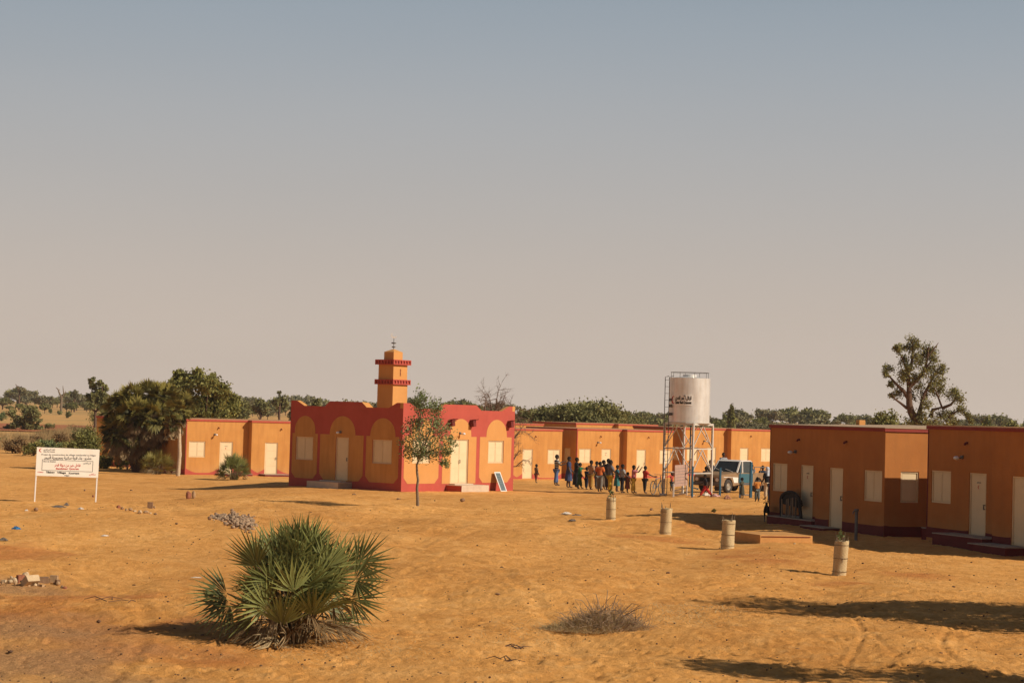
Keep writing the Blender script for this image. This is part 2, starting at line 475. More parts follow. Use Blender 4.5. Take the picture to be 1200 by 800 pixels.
# red laterite road far across the plain
rd = []
RY0, RY1 = 262, 312
xs = np.linspace(-260, 320, 160); ysr = np.linspace(0, 1, 9)
RX, RT = np.meshgrid(xs, ysr)
RYY = RY0 + (RY1 - RY0) * RT + 2.5 * np.sin(RX / 31) + RX * .06
V = np.stack([RX, RYY, zg(RX, RYY) + 0.12], -1).reshape(-1, 3)
i = np.arange(9 * 160).reshape(9, 160)
F = np.stack([i[:-1, :-1], i[:-1, 1:], i[1:, 1:], i[1:, :-1]], -1).reshape(-1, 4)
o = np_mesh('dirt_road', V, F, mat('red laterite', (.44, .15, .055), (.34, .105, .04), .15, .95, .3, 3)); tag(o, kind='structure')

# ------------------------------------------------------------------ world, sun
SUN_AZ = math.atan2(.93, -.37); SUN_EL = R(33)
w = bpy.data.worlds.new('World'); scene.world = w; w.use_nodes = True
nt = w.node_tree; bg = nt.nodes['Background']; bg.inputs['Strength'].default_value = 0.1
sky = nd(nt, 'ShaderNodeTexSky', sky_type='NISHITA'); sky.sun_disc = False; sky.sun_elevation = SUN_EL; sky.sun_rotation = SUN_AZ
sky.dust_density = 4; sky.air_density = 1.2; sky.ozone_density = 1; sky.altitude = 200
tc = nd(nt, 'ShaderNodeTexCoord'); sx = nd(nt, 'ShaderNodeSeparateXYZ'); nt.links.new(tc.outputs['Generated'], sx.inputs[0])
# the dust in the lower air: warm at the horizon, blue-grey higher up
dr = nd(nt, 'ShaderNodeValToRGB'); nt.links.new(sx.outputs['Z'], dr.inputs['Fac'])
DUST = [(0.0, (6.35, 5.25, 4.4)), (.05, (5.65, 4.8, 4.12)), (.10, (4.75, 4.45, 4.18)), (.155, (3.9, 4.08, 4.28)), (.20, (3.15, 3.65, 4.15)), (.24, (2.6, 3.2, 3.8)), (.36, (.5, .7, 1.1))]
dr.color_ramp.interpolation = 'B_SPLINE'
while len(dr.color_ramp.elements) < len(DUST): dr.color_ramp.elements.new(.5)
for e, (p_, c_) in zip(dr.color_ramp.elements, DUST):
    e.position = p_; e.color = (c_[0] / 8, c_[1] / 8, c_[2] / 8, 1)
ml = nd(nt, 'ShaderNodeVectorMath', operation='SCALE'); ml.inputs['Scale'].default_value = 8
hz_ = nd(nt, 'ShaderNodeTexNoise'); hz_.inputs['Scale'].default_value = 2.2; hz_.inputs['Detail'].default_value = 4
hm = nd(nt, 'ShaderNodeMapping'); hm.inputs['Scale'].default_value = (1, 1, 4.5); nt.links.new(tc.outputs['Generated'], hm.inputs['Vector']); nt.links.new(hm.outputs['Vector'], hz_.inputs['Vector'])
hr_ = nd(nt, 'ShaderNodeMapRange'); nt.links.new(hz_.outputs['Fac'], hr_.inputs['Value']); hr_.inputs['To Min'].default_value = 7.65; hr_.inputs['To Max'].default_value = 8.35
nt.links.new(hr_.outputs[0], ml.inputs['Scale'])
nt.links.new(dr.outputs['Color'], ml.inputs[0])
fr = nd(nt, 'ShaderNodeMapRange'); nt.links.new(sx.outputs['Z'], fr.inputs['Value'])
fr.inputs['From Min'].default_value = .22; fr.inputs['From Max'].default_value = .8; fr.inputs['To Min'].default_value = 1.0; fr.inputs['To Max'].default_value = .9
mx = nd(nt, 'ShaderNodeMix', data_type='RGBA'); nt.links.new(fr.outputs[0], mx.inputs[0]); nt.links.new(sky.outputs[0], mx.inputs[6]); nt.links.new(ml.outputs[0], mx.inputs[7])
nt.links.new(mx.outputs[2], bg.inputs['Color'])
sd = bpy.data.lights.new('sun', 'SUN'); sd.energy = 5.0; sd.angle = R(.53); sd.color = (1, .90, .76)
so = bpy.data.objects.new('sun', sd); col.objects.link(so)
SDIR = Vector((math.sin(SUN_AZ) * math.cos(SUN_EL), math.cos(SUN_AZ) * math.cos(SUN_EL), math.sin(SUN_EL)))
so.rotation_euler = SDIR.to_track_quat('Z', 'Y').to_euler(); so.location = (60, -30, 60)
scene.view_settings.view_transform = 'Standard'; scene.view_settings.look = 'None'
scene.view_settings.exposure = 0; scene.view_settings.gamma = 1
scene.render.engine = 'CYCLES'
scene.cycles.max_bounces = 5; scene.cycles.diffuse_bounces = 3; scene.cycles.transparent_max_bounces = 4
scene.cycles.volume_bounces = 0
scene.cycles.use_denoising = True

# ------------------------------------------------------------------ writing
AR = {'ا': 0xFE8D, 'أ': 0xFE83, 'إ': 0xFE87, 'ب': 0xFE8F, 'ة': 0xFE93, 'ت': 0xFE95, 'ج': 0xFE9D, 'ح': 0xFEA1, 'خ': 0xFEA5, 'د': 0xFEA9, 'ر': 0xFEAD,
      'س': 0xFEB1, 'ش': 0xFEB5, 'ط': 0xFEC1, 'ع': 0xFEC9, 'ف': 0xFED1, 'ق': 0xFED5, 'ك': 0xFED9, 'ل': 0xFEDD, 'م': 0xFEE1, 'ن': 0xFEE5, 'ه': 0xFEE9,
      'و': 0xFEED, 'ي': 0xFEF1, 'ء': 0xFE80}
TWO = set('اأإةدروء')
def arabic(t):
    out = []
    for wd in t.split(' '):
        wo = []; i = 0; joined = False
        while i < len(wd):
            c = wd[i]
            if c == 'ل' and i + 1 < len(wd) and wd[i + 1] in 'اأ':
                b = 0xFEFB if wd[i + 1] == 'ا' else 0xFEF7
                wo.append(chr(b + (1 if joined else 0))); joined = False; i += 2; continue
            nxt = i + 1 < len(wd)
            if c in TWO:
                wo.append(chr(AR[c] + (1 if joined else 0))); joined = False
            else:
                wo.append(chr(AR[c] + (3 if joined and nxt else 1 if joined else 2 if nxt else 0))); joined = nxt
            i += 1
        out.append(''.join(wo))
    return ' '.join(out)[::-1]

TMPS = bpy.data.scenes.new('tmp_eval')
def eval_mesh(o):
    TMPS.collection.objects.link(o)
    with bpy.context.temp_override(scene=TMPS, view_layer=TMPS.view_layers[0]):
        dg = bpy.context.evaluated_depsgraph_get(); dg.update()
        me = bpy.data.meshes.new_from_object(o.evaluated_get(dg))
    return me

def text_mesh(name, body, size, mat_, parent, loc, rot, width=None, bold=0.0, thick=0.002, align='CENTER'):
    cu = bpy.data.curves.new(name, 'FONT'); cu.body = body; cu.size = size; cu.align_x = align; cu.align_y = 'CENTER'; cu.extrude = thick; cu.offset = bold
    cu.resolution_u = 3
    t = bpy.data.objects.new('tmp_text', cu)
    me = eval_mesh(t); me.name = name
    bpy.data.objects.remove(t); bpy.data.curves.remove(cu)
    if width and len(me.vertices):
        x0 = min(v.co.x for v in me.vertices); x1 = max(v.co.x for v in me.vertices)
        if x1 > x0:
            k = width / (x1 - x0)
            for v in me.vertices: v.co.x *= k
    me.materials.clear(); me.materials.append(mat_)
    o = bpy.data.objects.new(name, me); col.objects.link(o)
    o.parent = parent; o.location = loc; o.rotation_euler = rot
    return o

def crescent_mb(r, th=0.004, n=20, open_=R(55)):
    """a crescent opening to +x, drawn in the xz plane"""
    mb = MB(); out = []; inn = []
    for k in range(n + 1):
        a = open_ + (2 * PI - 2 * open_) * k / n
        out.append((r * math.cos(a), r * math.sin(a)))
    x0 = out[0][0]; off = r * .38
    h = r * math.sin(open_)
    r2 = math.hypot(x0 - off, h)
    a0 = math.atan2(h, x0 - off)
    for k in range(n + 1):
        a = a0 + (2 * PI - 2 * a0) * k / n
        inn.append((off + r2 * math.cos(a), r2 * math.sin(a)))
    vs = []; fs = []
    for k in range(n + 1):
        for y in (-th / 2, th / 2):
            vs.append((out[k][0], y, out[k][1])); vs.append((inn[k][0], y, inn[k][1]))
    for k in range(n):
        a = 4 * k; b = 4 * (k + 1)
        fs += [(a, a + 1, b + 1, b), (a + 2, b + 2, b + 3, a + 3), (a, b, b + 2, a + 2), (a + 1, a + 3, b + 3, b + 1)]
    mb.add(vs, fs)
    return mb

# ------------------------------------------------------------------ facades
def facade(mb, p0, u, L, z0, z1, opens, mi=0, depth=0.11):
    """wall sheet with openings; outward normal (uy,-ux); openings get reveals"""
    ux, uy = u; nx, ny = uy, -ux
    def pt(a, z, d=0): return (p0[0] + ux * a - nx * d, p0[1] + uy * a - ny * d, z)
    us = sorted({0, L, *[o[0] for o in opens], *[o[1] for o in opens]}); zs = sorted({z0, z1, *[o[2] for o in opens], *[o[3] for o in opens]})
    for a, b in zip(us[:-1], us[1:]):
        for c, d in zip(zs[:-1], zs[1:]):
            cu, cz = (a + b) / 2, (c + d) / 2
            if any(o[0] < cu < o[1] and o[2] < cz < o[3] for o in opens): continue
            mb.add([pt(a, c), pt(b, c), pt(b, d), pt(a, d)], [(0, 1, 2, 3)], mi)
    for a, b, c, d in opens:
        for q in (((a, c), (a, d)), ((a, d), (b, d)), ((b, d), (b, c)), ((b, c), (a, c))):
            (a0, c0), (a1, c1) = q
            mb.add([pt(a0, c0), pt(a0, c0, depth), pt(a1, c1, depth), pt(a1, c1)], [(3, 2, 1, 0)], mi)
        mb.add([pt(a, c, depth), pt(b, c, depth), pt(b, d, depth), pt(a, d, depth)], [(0, 1, 2, 3)], mi)

def FM(p0, u):
    """matrix: local x along the wall, local y into the building, z up"""
    ux, uy = u
    M = Matrix(((ux, -uy, 0, p0[0]), (uy, ux, 0, p0[1]), (0, 0, 1, 0), (0, 0, 0, 1)))
    return M

def shutter(parent, M, a, b, c, d, leaves=2, name='window', mt=None):
    """closed sheet metal shutter: frame, two leaves with pressed ribs"""
    mt = mt or CREAM
    M = M @ Matrix.Translation((0, .04, 0))
    mb = MB(); f = .045
    for bx in (((a, -.012, c), (a + f, .05, d)), ((b - f, -.012, c), (b, .05, d)), ((a + f, -.012, c), (b - f, .05, c + f)), ((a + f, -.012, d - f), (b - f, .05, d))):
        mb.box(*bx, 0, M)
    root = mb.build(name, mt, parent)
    w_ = (b - a - 2 * f) / leaves
    for k in range(leaves):
        x0 = a + f + k * w_ + .006; x1 = x0 + w_ - .012
        p = MB(); p.box((x0, .018, c + f + .005), (x1, .045, d - f - .005), 0, M)
        n = 3
        for j in range(n):
            z0 = c + f + .03 + j * (d - c - 2 * f - .03) / n; z1 = z0 + (d - c - 2 * f) / n - .05
            p.box((x0 + .03, .008, z0), (x1 - .03, .0175, z1), 0, M)
        s_ = p.build('shutter_leaf', mt, root)
    return root

def door(parent, M, a, b, c, d, leaves=1, emblem=False, mt=None):
    mt = mt or CREAM
    M = M @ Matrix.Translation((0, .04, 0))
    mb = MB(); f = .04
    for bx in (((a, -.012, c), (a + f, .05, d)), ((b - f, -.012, c), (b, .05, d)), ((a + f, -.012, d - f), (b - f, .05, d))):
        mb.box(*bx, 0, M)
    w_ = (b - a - 2 * f) / leaves
    for k in range(leaves):
        x0 = a + f + k * w_ + .005; x1 = x0 + w_ - .01
        mb.box((x0, .018, c), (x1, .045, d - f - .005), 0, M)
        n = 4 if leaves == 1 else 3
        for j in range(n):
            z0 = c + .05 + j * (d - c - f - .06) / n; z1 = z0 + (d - c - f) / n - .06
            mb.box((x0 + .05, .007, z0), (x1 - .05, .0175, z1), 0, M)
    root = mb.build('door', mt, parent)
    h = MB(); hx = b - f - .07 if leaves == 1 else (a + b) / 2 + .05
    h.bar(M @ Vector((hx, -.05, (c + d) / 2 - .08)), M @ Vector((hx, -.05, (c + d) / 2 + .08)), .025)
    h.bar(M @ Vector((hx, .017, (c + d) / 2 + .06)), M @ Vector((hx, -.05, (c + d) / 2 + .06)), .022)
    h.bar(M @ Vector((hx, .017, (c + d) / 2 - .06)), M @ Vector((hx, -.05, (c + d) / 2 - .06)), .022)
    h.build('handle', GREYM, root)
    if emblem:
        cm = crescent_mb(.055); e = MB()
        T = M @ Matrix.Translation(((a + b) / 2 + .0, .002, d - .42))
        e.add([T @ Vector(v) for v in cm.v], cm.f)
        e.build('crescent_emblem', REDPRINT, root)
        e = MB()
        for q in range(7):
            x = (a + b) / 2 - .11 + q * .032
            e.box((x, .001, d - .30), (x + .02, .006, d - .28 + .01 * (q % 3)), 0, M)
        e.build('number_lettering', GREYM, root)
    return root

def wall_lamp(parent, M, a, z):
    mb = MB(); mb.box((a - .05, -.06, z - .05), (a + .05, .0, z + .06), 0, M)
    mb.bar(M @ Vector((a, -.03, z)), M @ Vector((a + .02, -.22, z - .03)), .03)
    r = mb.build('wall_lamp', GREYM, parent)
    g = MB(); g.ell((0, 0, 0), (.075, .1, .06), 10, 6, 0, M @ Matrix.Translation((a + .02, -.24, z - .02)))
    g.build('lamp_glass', mat('white lamp glass', (.85, .84, .82), None, 3, .3), r)

def pipe_hole(parent, M, a, z):
    mb = MB()
    T = M @ Matrix.Translation((a, -.05, z))
    mb.tube([T @ Vector((0, .05, .0)), T @ Vector((0, -.03, -.02)), T @ Vector((0, -.06, -.07))], .035, 7, 0)
    mb.build('cable_outlet', DRED, parent)

def flare_paint(mb, M, a, b, base, hi, wd, mi=0, off=.005, fl=True, fr=True):
    n = 24; vs = []; fs = []
    for k in range(n + 1):
        u = a + (b - a) * k / n
        h = base
        if fl: h = max(h, base + (hi - base) * max(0, 1 - (u - a) / wd) ** 1.6)
        if fr: h = max(h, base + (hi - base) * max(0, 1 - (b - u) / wd) ** 1.6)
        vs += [M @ Vector((u, -off, 0.0)), M @ Vector((u, -off, h))]
    for k in range(n): fs.append((2 * k, 2 * k + 2, 2 * k + 3, 2 * k + 1))
    mb.add(vs, fs, mi)

def house(loc, rz, label, H=3.5, D=5.6, WL=4.3, WR=4.5, pj=.5, plinth='flare', steps=(), chimney=False, side='window', wallm=None, slab=None, base_m=None, mini=False):
    t = empty('village_house', loc, rz, label, 'house', 'houses of the village')
    W = WL + WR; X, Y = (1, 0), (0, 1)
    FL = FM((0, 0), X); FR = FM((WL, -pj), X); SR = FM((W, -pj), Y); SL = FM((0, D), (0, -1)); BK = FM((W, D), (-1, 0))
    oL = [(.23, 1.33, 1.1, 2.1), (2.33, 3.23, .08, 2.1)]
    oR = [(.95, 1.85, .08, 2.1), (3.22, 4.34, 1.1, 2.1)]
    oS = [(.6, 1.28, 1.1, 2.1)] if side == 'window' else [(.6, 1.4, .08, 2.1)]
    oSL = [(D - 1.35, D - .7, 1.1, 2.1)]
    if mini: oL = [(.15, 1.0, 1.1, 2.1), (1.4, 2.2, .08, 2.1)]; oR = [(.3, 1.1, .08, 2.1), (1.5, 2.4, 1.1, 2.1)]
    zb = -.5
    mb = MB()
    facade(mb, (0, 0), X, WL, zb, H - .12, oL)
    facade(mb, (WL, 0), (0, -1), pj, zb, H - .12, [])
    facade(mb, (WL, -pj), X, WR, zb, H - .12, oR)
    facade(mb, (W, -pj), Y, D + pj, zb, H - .12, oS)
    facade(mb, (W, D), (-1, 0), W, zb, H - .12, [])
    facade(mb, (0, D), (0, -1), D, zb, H - .12, oSL)
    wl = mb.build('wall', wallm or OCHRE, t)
    # roof: red fascia standing proud of the wall, pale slab rising towards the rear
    rf = MB(); e = .045
    h0, h1 = H - .119, H - .012
    rise = .1 if slab else .03
    rf.box((-e, -e, h0), (WL - .001 - e, D + e, h1)); rf.box((WL - e, -pj - e, h0), (W + e, D + e, h1))
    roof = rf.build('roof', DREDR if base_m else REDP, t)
    sl = MB()
    for x0, x1, y0 in ((-e + .01, WL - e - .01, -e + .01), (WL - e - .008, W + e + (.02 if slab else -.01), -pj - e + (-.02 if slab else .01))):
        zf = h1 + .003; y1 = D + e + .02
        vs = [(x0, y0, zf), (x1, y0, zf), (x1, y1, zf), (x0, y1, zf), (x0, y0, zf + .022), (x1, y0, zf + .022), (x1, y1, zf + .022 + rise), (x0, y1, zf + .022 + rise)]
        sl.add(vs, [(0, 3, 2, 1), (4, 5, 6, 7), (0, 1, 5, 4), (1, 2, 6, 5), (2, 3, 7, 6), (3, 0, 4, 7)])
    sl.build('roof_slab', slab or ROOFO, roof)
    if chimney:
        c = MB(); c.box((.95, 3.0, h1 + .04), (1.2, 3.25, h1 + .26)); c.build('roof_vent', OCHRE_L, roof, bevel=.01)
    # painted plinth
    pm = MB()
    if plinth == 'flare':
        flare_paint(pm, FL, .0, oL[1][0], .12, .42, .8); flare_paint(pm, FL, oL[1][1], WL, .12, .42, .8)
        flare_paint(pm, FR, .0, oR[0][0], .12, .42, .7); flare_paint(pm, FR, oR[0][1], WR, .12, .42, .8)
    else:
        for F_, a, b in ((FL, 0, oL[1][0]), (FL, oL[1][1], WL), (FR, 0, oR[0][0]), (FR, oR[0][1], WR)):
            flare_paint(pm, F_, a, b, .32, .34, .3)
    flare_paint(pm, SR, 0, D + pj, .32, .36, .4); flare_paint(pm, SL, 0, D, .32, .36, .4)
    # the paint turns the corner in a thin edge stripe
    for F_, a, b in ((FL, 0, .06), (SL, D - .06, D)):
        pm.add([F_ @ Vector(p) for p in ((a, -.006, .2), (b, -.006, .2), (b, -.006, H - .13), (a, -.006, H - .13))], [(0, 1, 2, 3)])
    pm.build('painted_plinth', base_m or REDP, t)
    shutter(t, FL, *oL[0]); door(t, FL, *oL[1], emblem=True)
    door(t, FR, *oR[0]); shutter(t, FR, *oR[1])
    if side == 'window': shutter(t, SR, *oS[0], leaves=1)
    else: door(t, SR, *oS[0])
    shutter(t, SL, *oSL[0], leaves=1)
    wall_lamp(t, FL, 1.95, 2.55)
    pipe_hole(t, FL, 2.2, 3.0); pipe_hole(t, FR, 2.05, 3.0); pipe_hole(t, SR, 2.1, 3.0)
    for (x0, x1, y0, y1, z1) in steps:
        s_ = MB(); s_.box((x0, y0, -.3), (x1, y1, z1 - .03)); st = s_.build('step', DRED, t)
        s2 = MB(); s2.box((x0 - .01, y0 - .01, z1 - .029), (x1 + .01, y1, z1)); s2.build('tread', CEMENT, st)
    return t

A39, A32, AR_ = R(39), R(32), R(-69.6)
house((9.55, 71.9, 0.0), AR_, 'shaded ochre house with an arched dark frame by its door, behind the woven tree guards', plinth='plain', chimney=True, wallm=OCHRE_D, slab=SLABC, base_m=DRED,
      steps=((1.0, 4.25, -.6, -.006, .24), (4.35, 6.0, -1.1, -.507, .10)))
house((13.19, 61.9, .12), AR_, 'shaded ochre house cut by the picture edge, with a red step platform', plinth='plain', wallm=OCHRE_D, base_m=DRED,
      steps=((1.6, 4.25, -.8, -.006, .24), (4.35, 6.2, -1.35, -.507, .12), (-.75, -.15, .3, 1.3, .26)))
house((-20.4, 124.0, -.74), A32, 'sunlit ochre house with white shutters between the palm clump and the mosque', steps=((2.1, 4.2, -1.0, -.006, .1), (4.9, 6.6, -1.4, -.507, .1)))
ca, sa = math.cos(A39), math.sin(A39)
def from_right(x, y, a, W=8.8, pj=.5):
    c, s = math.cos(a), math.sin(a)
    return (x - W * c - pj * s, y - W * s + pj * c)
hx, hy = from_right(3.71, 137.8, A39)
house((hx, hy, -.86), A39, 'ochre house half hidden behind the red mosque, a child in front of it', side='door')
house((4.76, 138.0, -.76), A39, 'ochre house behind the waiting crowd, with white lamp beside its shutter')
house((12.87, 144.0, -.52), A39, 'ochre house behind the water tower and the pickup')
hx, hy = from_right(2.75, 160.0, A39)
house((hx, hy, -.60), A39, 'rear row house whose red roof edge shows above the house by the mosque')
house((5.5, 163.0, -.45), A39, 'rear row house whose red roof edge shows above the house behind the crowd')
hx, hy = from_right(-24.9, 142.5, R(75), 5.2)
house((hx, hy, -.80), R(75), 'ochre house mostly hidden behind the big palm clump', D=2.4, WL=2.6, WR=2.6, mini=True)

# ------------------------------------------------------------------ mosque
def mosque():
    A = R(50.2); W, D, HB, HT = 8.2, 7.55, 3.85, 4.1
    z = -.10
    t = empty('mosque', (-5.0, 92.0, z), A, 'small red and ochre mosque with arched panels, stepped parapet and a short minaret', 'mosque')
    FR = FM((0, 0), (1, 0)); FL = FM((0, D), (0, -1)); FRS = FM((W, 0), (0, 1)); FB = FM((W, D), (-1, 0))
    fo = [(.72, 1.95, 1.28, 2.38), (3.42, 4.72, .30, 2.42), (6.2, 7.38, 1.28, 2.38)]
    # left face runs from v=D to v=0, so u = D - v
    lo = [(D - 7.12, D - 5.92, 1.22, 2.34), (D - 4.36, D - 3.5, .28, 2.38), (D - 1.92, D - .66, 1.22, 2.34)]
    th = .2
    mb = MB()
    facade(mb, (0, 0), (1, 0), W, -.5, HB, fo); facade(mb, (0, D), (0, -1), D, -.5, HB, lo)
    facade(mb, (W, 0), (0, 1), D, -.5, HB, []); facade(mb, (W, D), (-1, 0), W, -.5, HB, [])
    # inner faces of the parapet, its caps, the deck
    q = th
    mb.add([(q, q, 3.5), (W - q, q, 3.5), (W - q, D - q, 3.5), (q, D - q, 3.5)], [(0, 1, 2, 3)], 1)
    for a, b in (((q, q), (W - q, q)), ((W - q, q), (W - q, D - q)), ((W - q, D - q), (q, D - q)), ((q, D - q), (q, q))):
        mb.add([(*a, 3.5), (*b, 3.5), (*b, HB), (*a, HB)], [(1, 0, 3, 2)], 1)
    mb.add([(0, 0, HB), (W, 0, HB), (W - q, q, HB), (q, q, HB)], [(0, 1, 2, 3)], 1)
    mb.add([(W, 0, HB), (W, D, HB), (W - q, D - q, HB), (W - q, q, HB)], [(0, 1, 2, 3)], 1)
    mb.add([(W, D, HB), (0, D, HB), (q, D - q, HB), (W - q, D - q, HB)], [(0, 1, 2, 3)], 1)
    mb.add([(0, D, HB), (0, 0, HB), (q, q, HB), (q, D - q, HB)], [(0, 1, 2, 3)], 1)
    wall = mb.build('wall', [REDP, OCHRE_L], t)
    # raised parts of the parapet at corners and middle
    def raised(F, L, name='parapet'):
        def prism(us):
            mb = MB()
            n = len(us); vs = []
            for y in (0, th):
                for (u, zz) in us: vs.append(F @ Vector((u * L, y, zz)))
            mb.add(vs, [tuple(range(n))], 0)
            mb.add(vs, [tuple(range(2 * n - 1, n - 1, -1))], 1)
            mb.add(vs, [(i, n + i, n + (i + 1) % n, (i + 1) % n) for i in range(n)], 1)
            mb.build(name, [REDP, OCHRE_L], t)
        e = .0004
        g = th / L
        prism([(e, HB + .001), (.125, HB + .001), (.055, HT), (e, HT)])
        prism([(.31, HB + .001), (.685, HB + .001), (.64, HT), (.355, HT)])
        prism([(.875, HB + .001), (1 - g - .0004, HB + .001), (1 - g - .0004, HT), (.945, HT)])
    for F, L in ((FR, W), (FRS, D), (FB, W), (FL, D)): raised(F, L)
    # ochre panels painted on the red face
    def panel(F, a, b, c, d, openings, name='arched_panel', base=.32, ch=.27, sh=2.56, ap=3.42, stepbase=None, mt=OCHRE_L):
        loop = []
        if stepbase is None: loop += [(a, base + ch), (a + ch, base), (b - ch, base), (b, base + ch)]
        else: loop += [(a, base), (b, base)]
        loop += [(b, sh), (d, sh)]
        m_ = (c + d) / 2; r_ = (d - c) / 2; spring = ap - r_ * 1.0
        spring = max(spring, sh + .02)
        for k in range(0, 19):
            an = PI * k / 18
            loop.append((m_ + r_ * math.cos(an), spring + (ap - spring) * math.sin(an)))
        loop += [(c, sh), (a, sh)]
        holes = [[(o[0], o[2]), (o[0], o[3]), (o[1], o[3]), (o[1], o[2])] for o in openings]
        mb = MB()
        mb.poly([loop] + holes, lambda u, v: tuple(F @ Vector((u, -.008, v))))
        # thin raised edge line of the plaster
        n = len(loop)
        for i in range(n):
            p, q_ = loop[i], loop[(i + 1) % n]
            mb.add([F @ Vector((p[0], -.008, p[1])), F @ Vector((q_[0], -.008, q_[1])), F @ Vector((q_[0], 0, q_[1])), F @ Vector((p[0], 0, p[1]))], [(0, 1, 2, 3)])
        mb.build(name, mt, t)
    panel(FR, .14, 2.58, .62, 2.10, [fo[0]])
    panel(FR, 2.84, 5.30, 3.36, 4.90, [(3.42, 4.72, .301, 2.42)], stepbase=1, base=.30)
    panel(FR, 5.56, 7.98, 6.04, 7.6, [fo[2]])
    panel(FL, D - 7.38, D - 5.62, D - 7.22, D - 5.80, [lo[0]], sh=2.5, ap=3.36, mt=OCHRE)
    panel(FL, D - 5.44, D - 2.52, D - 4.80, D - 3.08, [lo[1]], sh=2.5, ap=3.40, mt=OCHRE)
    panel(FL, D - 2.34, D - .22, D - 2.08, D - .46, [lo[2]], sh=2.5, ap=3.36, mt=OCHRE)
    for o_ in (fo[0], fo[2]): shutter(t, FR, *o_)
    door(t, FR, *fo[1], leaves=2)
    for o_ in (lo[0], lo[2]): shutter(t, FL, *o_)
    door(t, FL, *lo[1])
    # steps
    for F, a, b, c, nm in ((FR, 3.15, 5.15, 1.0, 0), (FL, D - 5.3, D - 3.2, .95, 1)):
        mb = MB(); mb.box((a, -c, -.3), (b, -.011, .22), 0, F); st = mb.build('step', REDP if nm == 0 else CEMENT, t)
        mb = MB(); mb.box((a - .0, -c - .012, -.3), (b, -c - .001, .25), 0, F); mb.box((a, -c - .001, .221), (b, -.011, .25), 0, F)
        mb.build('step_facing', PALECEM, st)
        mb = MB(); mb.box((a + .25, -.35, .251), (b - .4, -.011, .30), 0, F); mb.build('sill', PALECEM, st)
    # spouts
    for u in (1.02, 2.3, 3.3, 4.85, 7.72):
        mb = MB(); T = FR @ Matrix.Translation((u, 0, 3.2)) @ Matrix.Rotation(R(-8), 4, 'X')
        mb.box((-.10, -.26, -.16), (.10, -.009, .14), 0, T); mb.box((-.09, -.40, .141), (-.06, -.009, .17), 0, T); mb.box((.06, -.46, .141), (.09, -.009, .17), 0, T)
        mb.build('rain_spout', DRED, t)
    wall_lamp(t, FR, 4.05, 2.72); wall_lamp(t, FL, D - 4.05, 2.62)
    # minaret
    u0, v0, w0 = 1.85, 2.45, 1.03
    mi = MB()
    def tier(a, z0, z1, b=None):
        b = a if b is None else b
        c = (u0 + w0 / 2, v0 + w0 / 2)
        vs = [(c[0] + sx_ * r_, c[1] + sy_ * r_, zz) for r_, zz in ((a, z0), (b, z1)) for sx_, sy_ in ((-1, -1), (1, -1), (1, 1), (-1, 1))]
        mi.add(vs, [(0, 3, 2, 1), (4, 5, 6, 7), (0, 1, 5, 4), (1, 2, 6, 5), (2, 3, 7, 6), (3, 0, 4, 7)])
    h = w0 / 2
    tier(h, 3.45, 4.99); tier(h - .02, 5.24, 5.95); tier(h * .62, 6.20, 6.58); tier(h * .62, 6.581, 6.72, .04)
    mn = mi.build('minaret', OCHRE_L, t)
    for zz in (4.992, 5.952):
        # red balcony band with a row of square holes
        b_ = MB(); c = (u0 + h, v0 + h); e = h + .11; z0, z1 = zz, zz + .246
        b_.box((c[0] - e, c[1] - e, z0), (c[0] + e, c[1] + e, z0 + .05)); b_.box((c[0] - e, c[1] - e, z1 - .05), (c[0] + e, c[1] + e, z1))
        b_.box((c[0] - e + .06, c[1] - e + .06, z0 + .051), (c[0] + e - .06, c[1] + e - .06, z1 - .051))
        n = 7
        for sd_ in range(4):
            Rm = Matrix.Translation((c[0], c[1], 0)) @ Matrix.Rotation(PI / 2 * sd_, 4, 'Z')
            for k in range(n):
                x = -e + (2 * e - .07) * k / (n - 1)
                if k == n - 1: continue
                b_.box((x, -e, z0 + .051), (x + .075, -e + .055, z1 - .051), 0, Rm)
        b_.build('balcony_band', REDP, mn)
    # slot window in the sunlit face of the middle tier
    s_ = MB()
    for k in range(5): s_.box((u0 + h - .03, v0 + .008, 5.42 + k * .07), (u0 + h + .03, v0 + .0195, 5.47 + k * .07))
    s_.build('vent_slot', DRED, mn)
    f = MB(); c = (u0 + h, v0 + h)
    f.tube([(c[0], c[1], 6.7), (c[0], c[1], 7.28)], .018, 6)
    fin = f.build('finial_pole', GREYM, mn)
    for zz, s in ((6.83, .10), (7.02, .13)):
        f = MB(); f.ell((c[0], c[1], zz), (s, s, .04), 12, 6); f.build('finial_ball', GREYM, fin)
    cm = crescent_mb(.15, .035); cr = MB(); T = Matrix.Translation((c[0], c[1], 7.40)) @ Matrix.Rotation(R(-48), 4, 'Z') @ Matrix.Rotation(R(-60), 4, 'Y')
    cr.add([T @ Vector(v) for v in cm.v], cm.f); cr.build('crescent', WHITE, fin)
    return t
mosque()

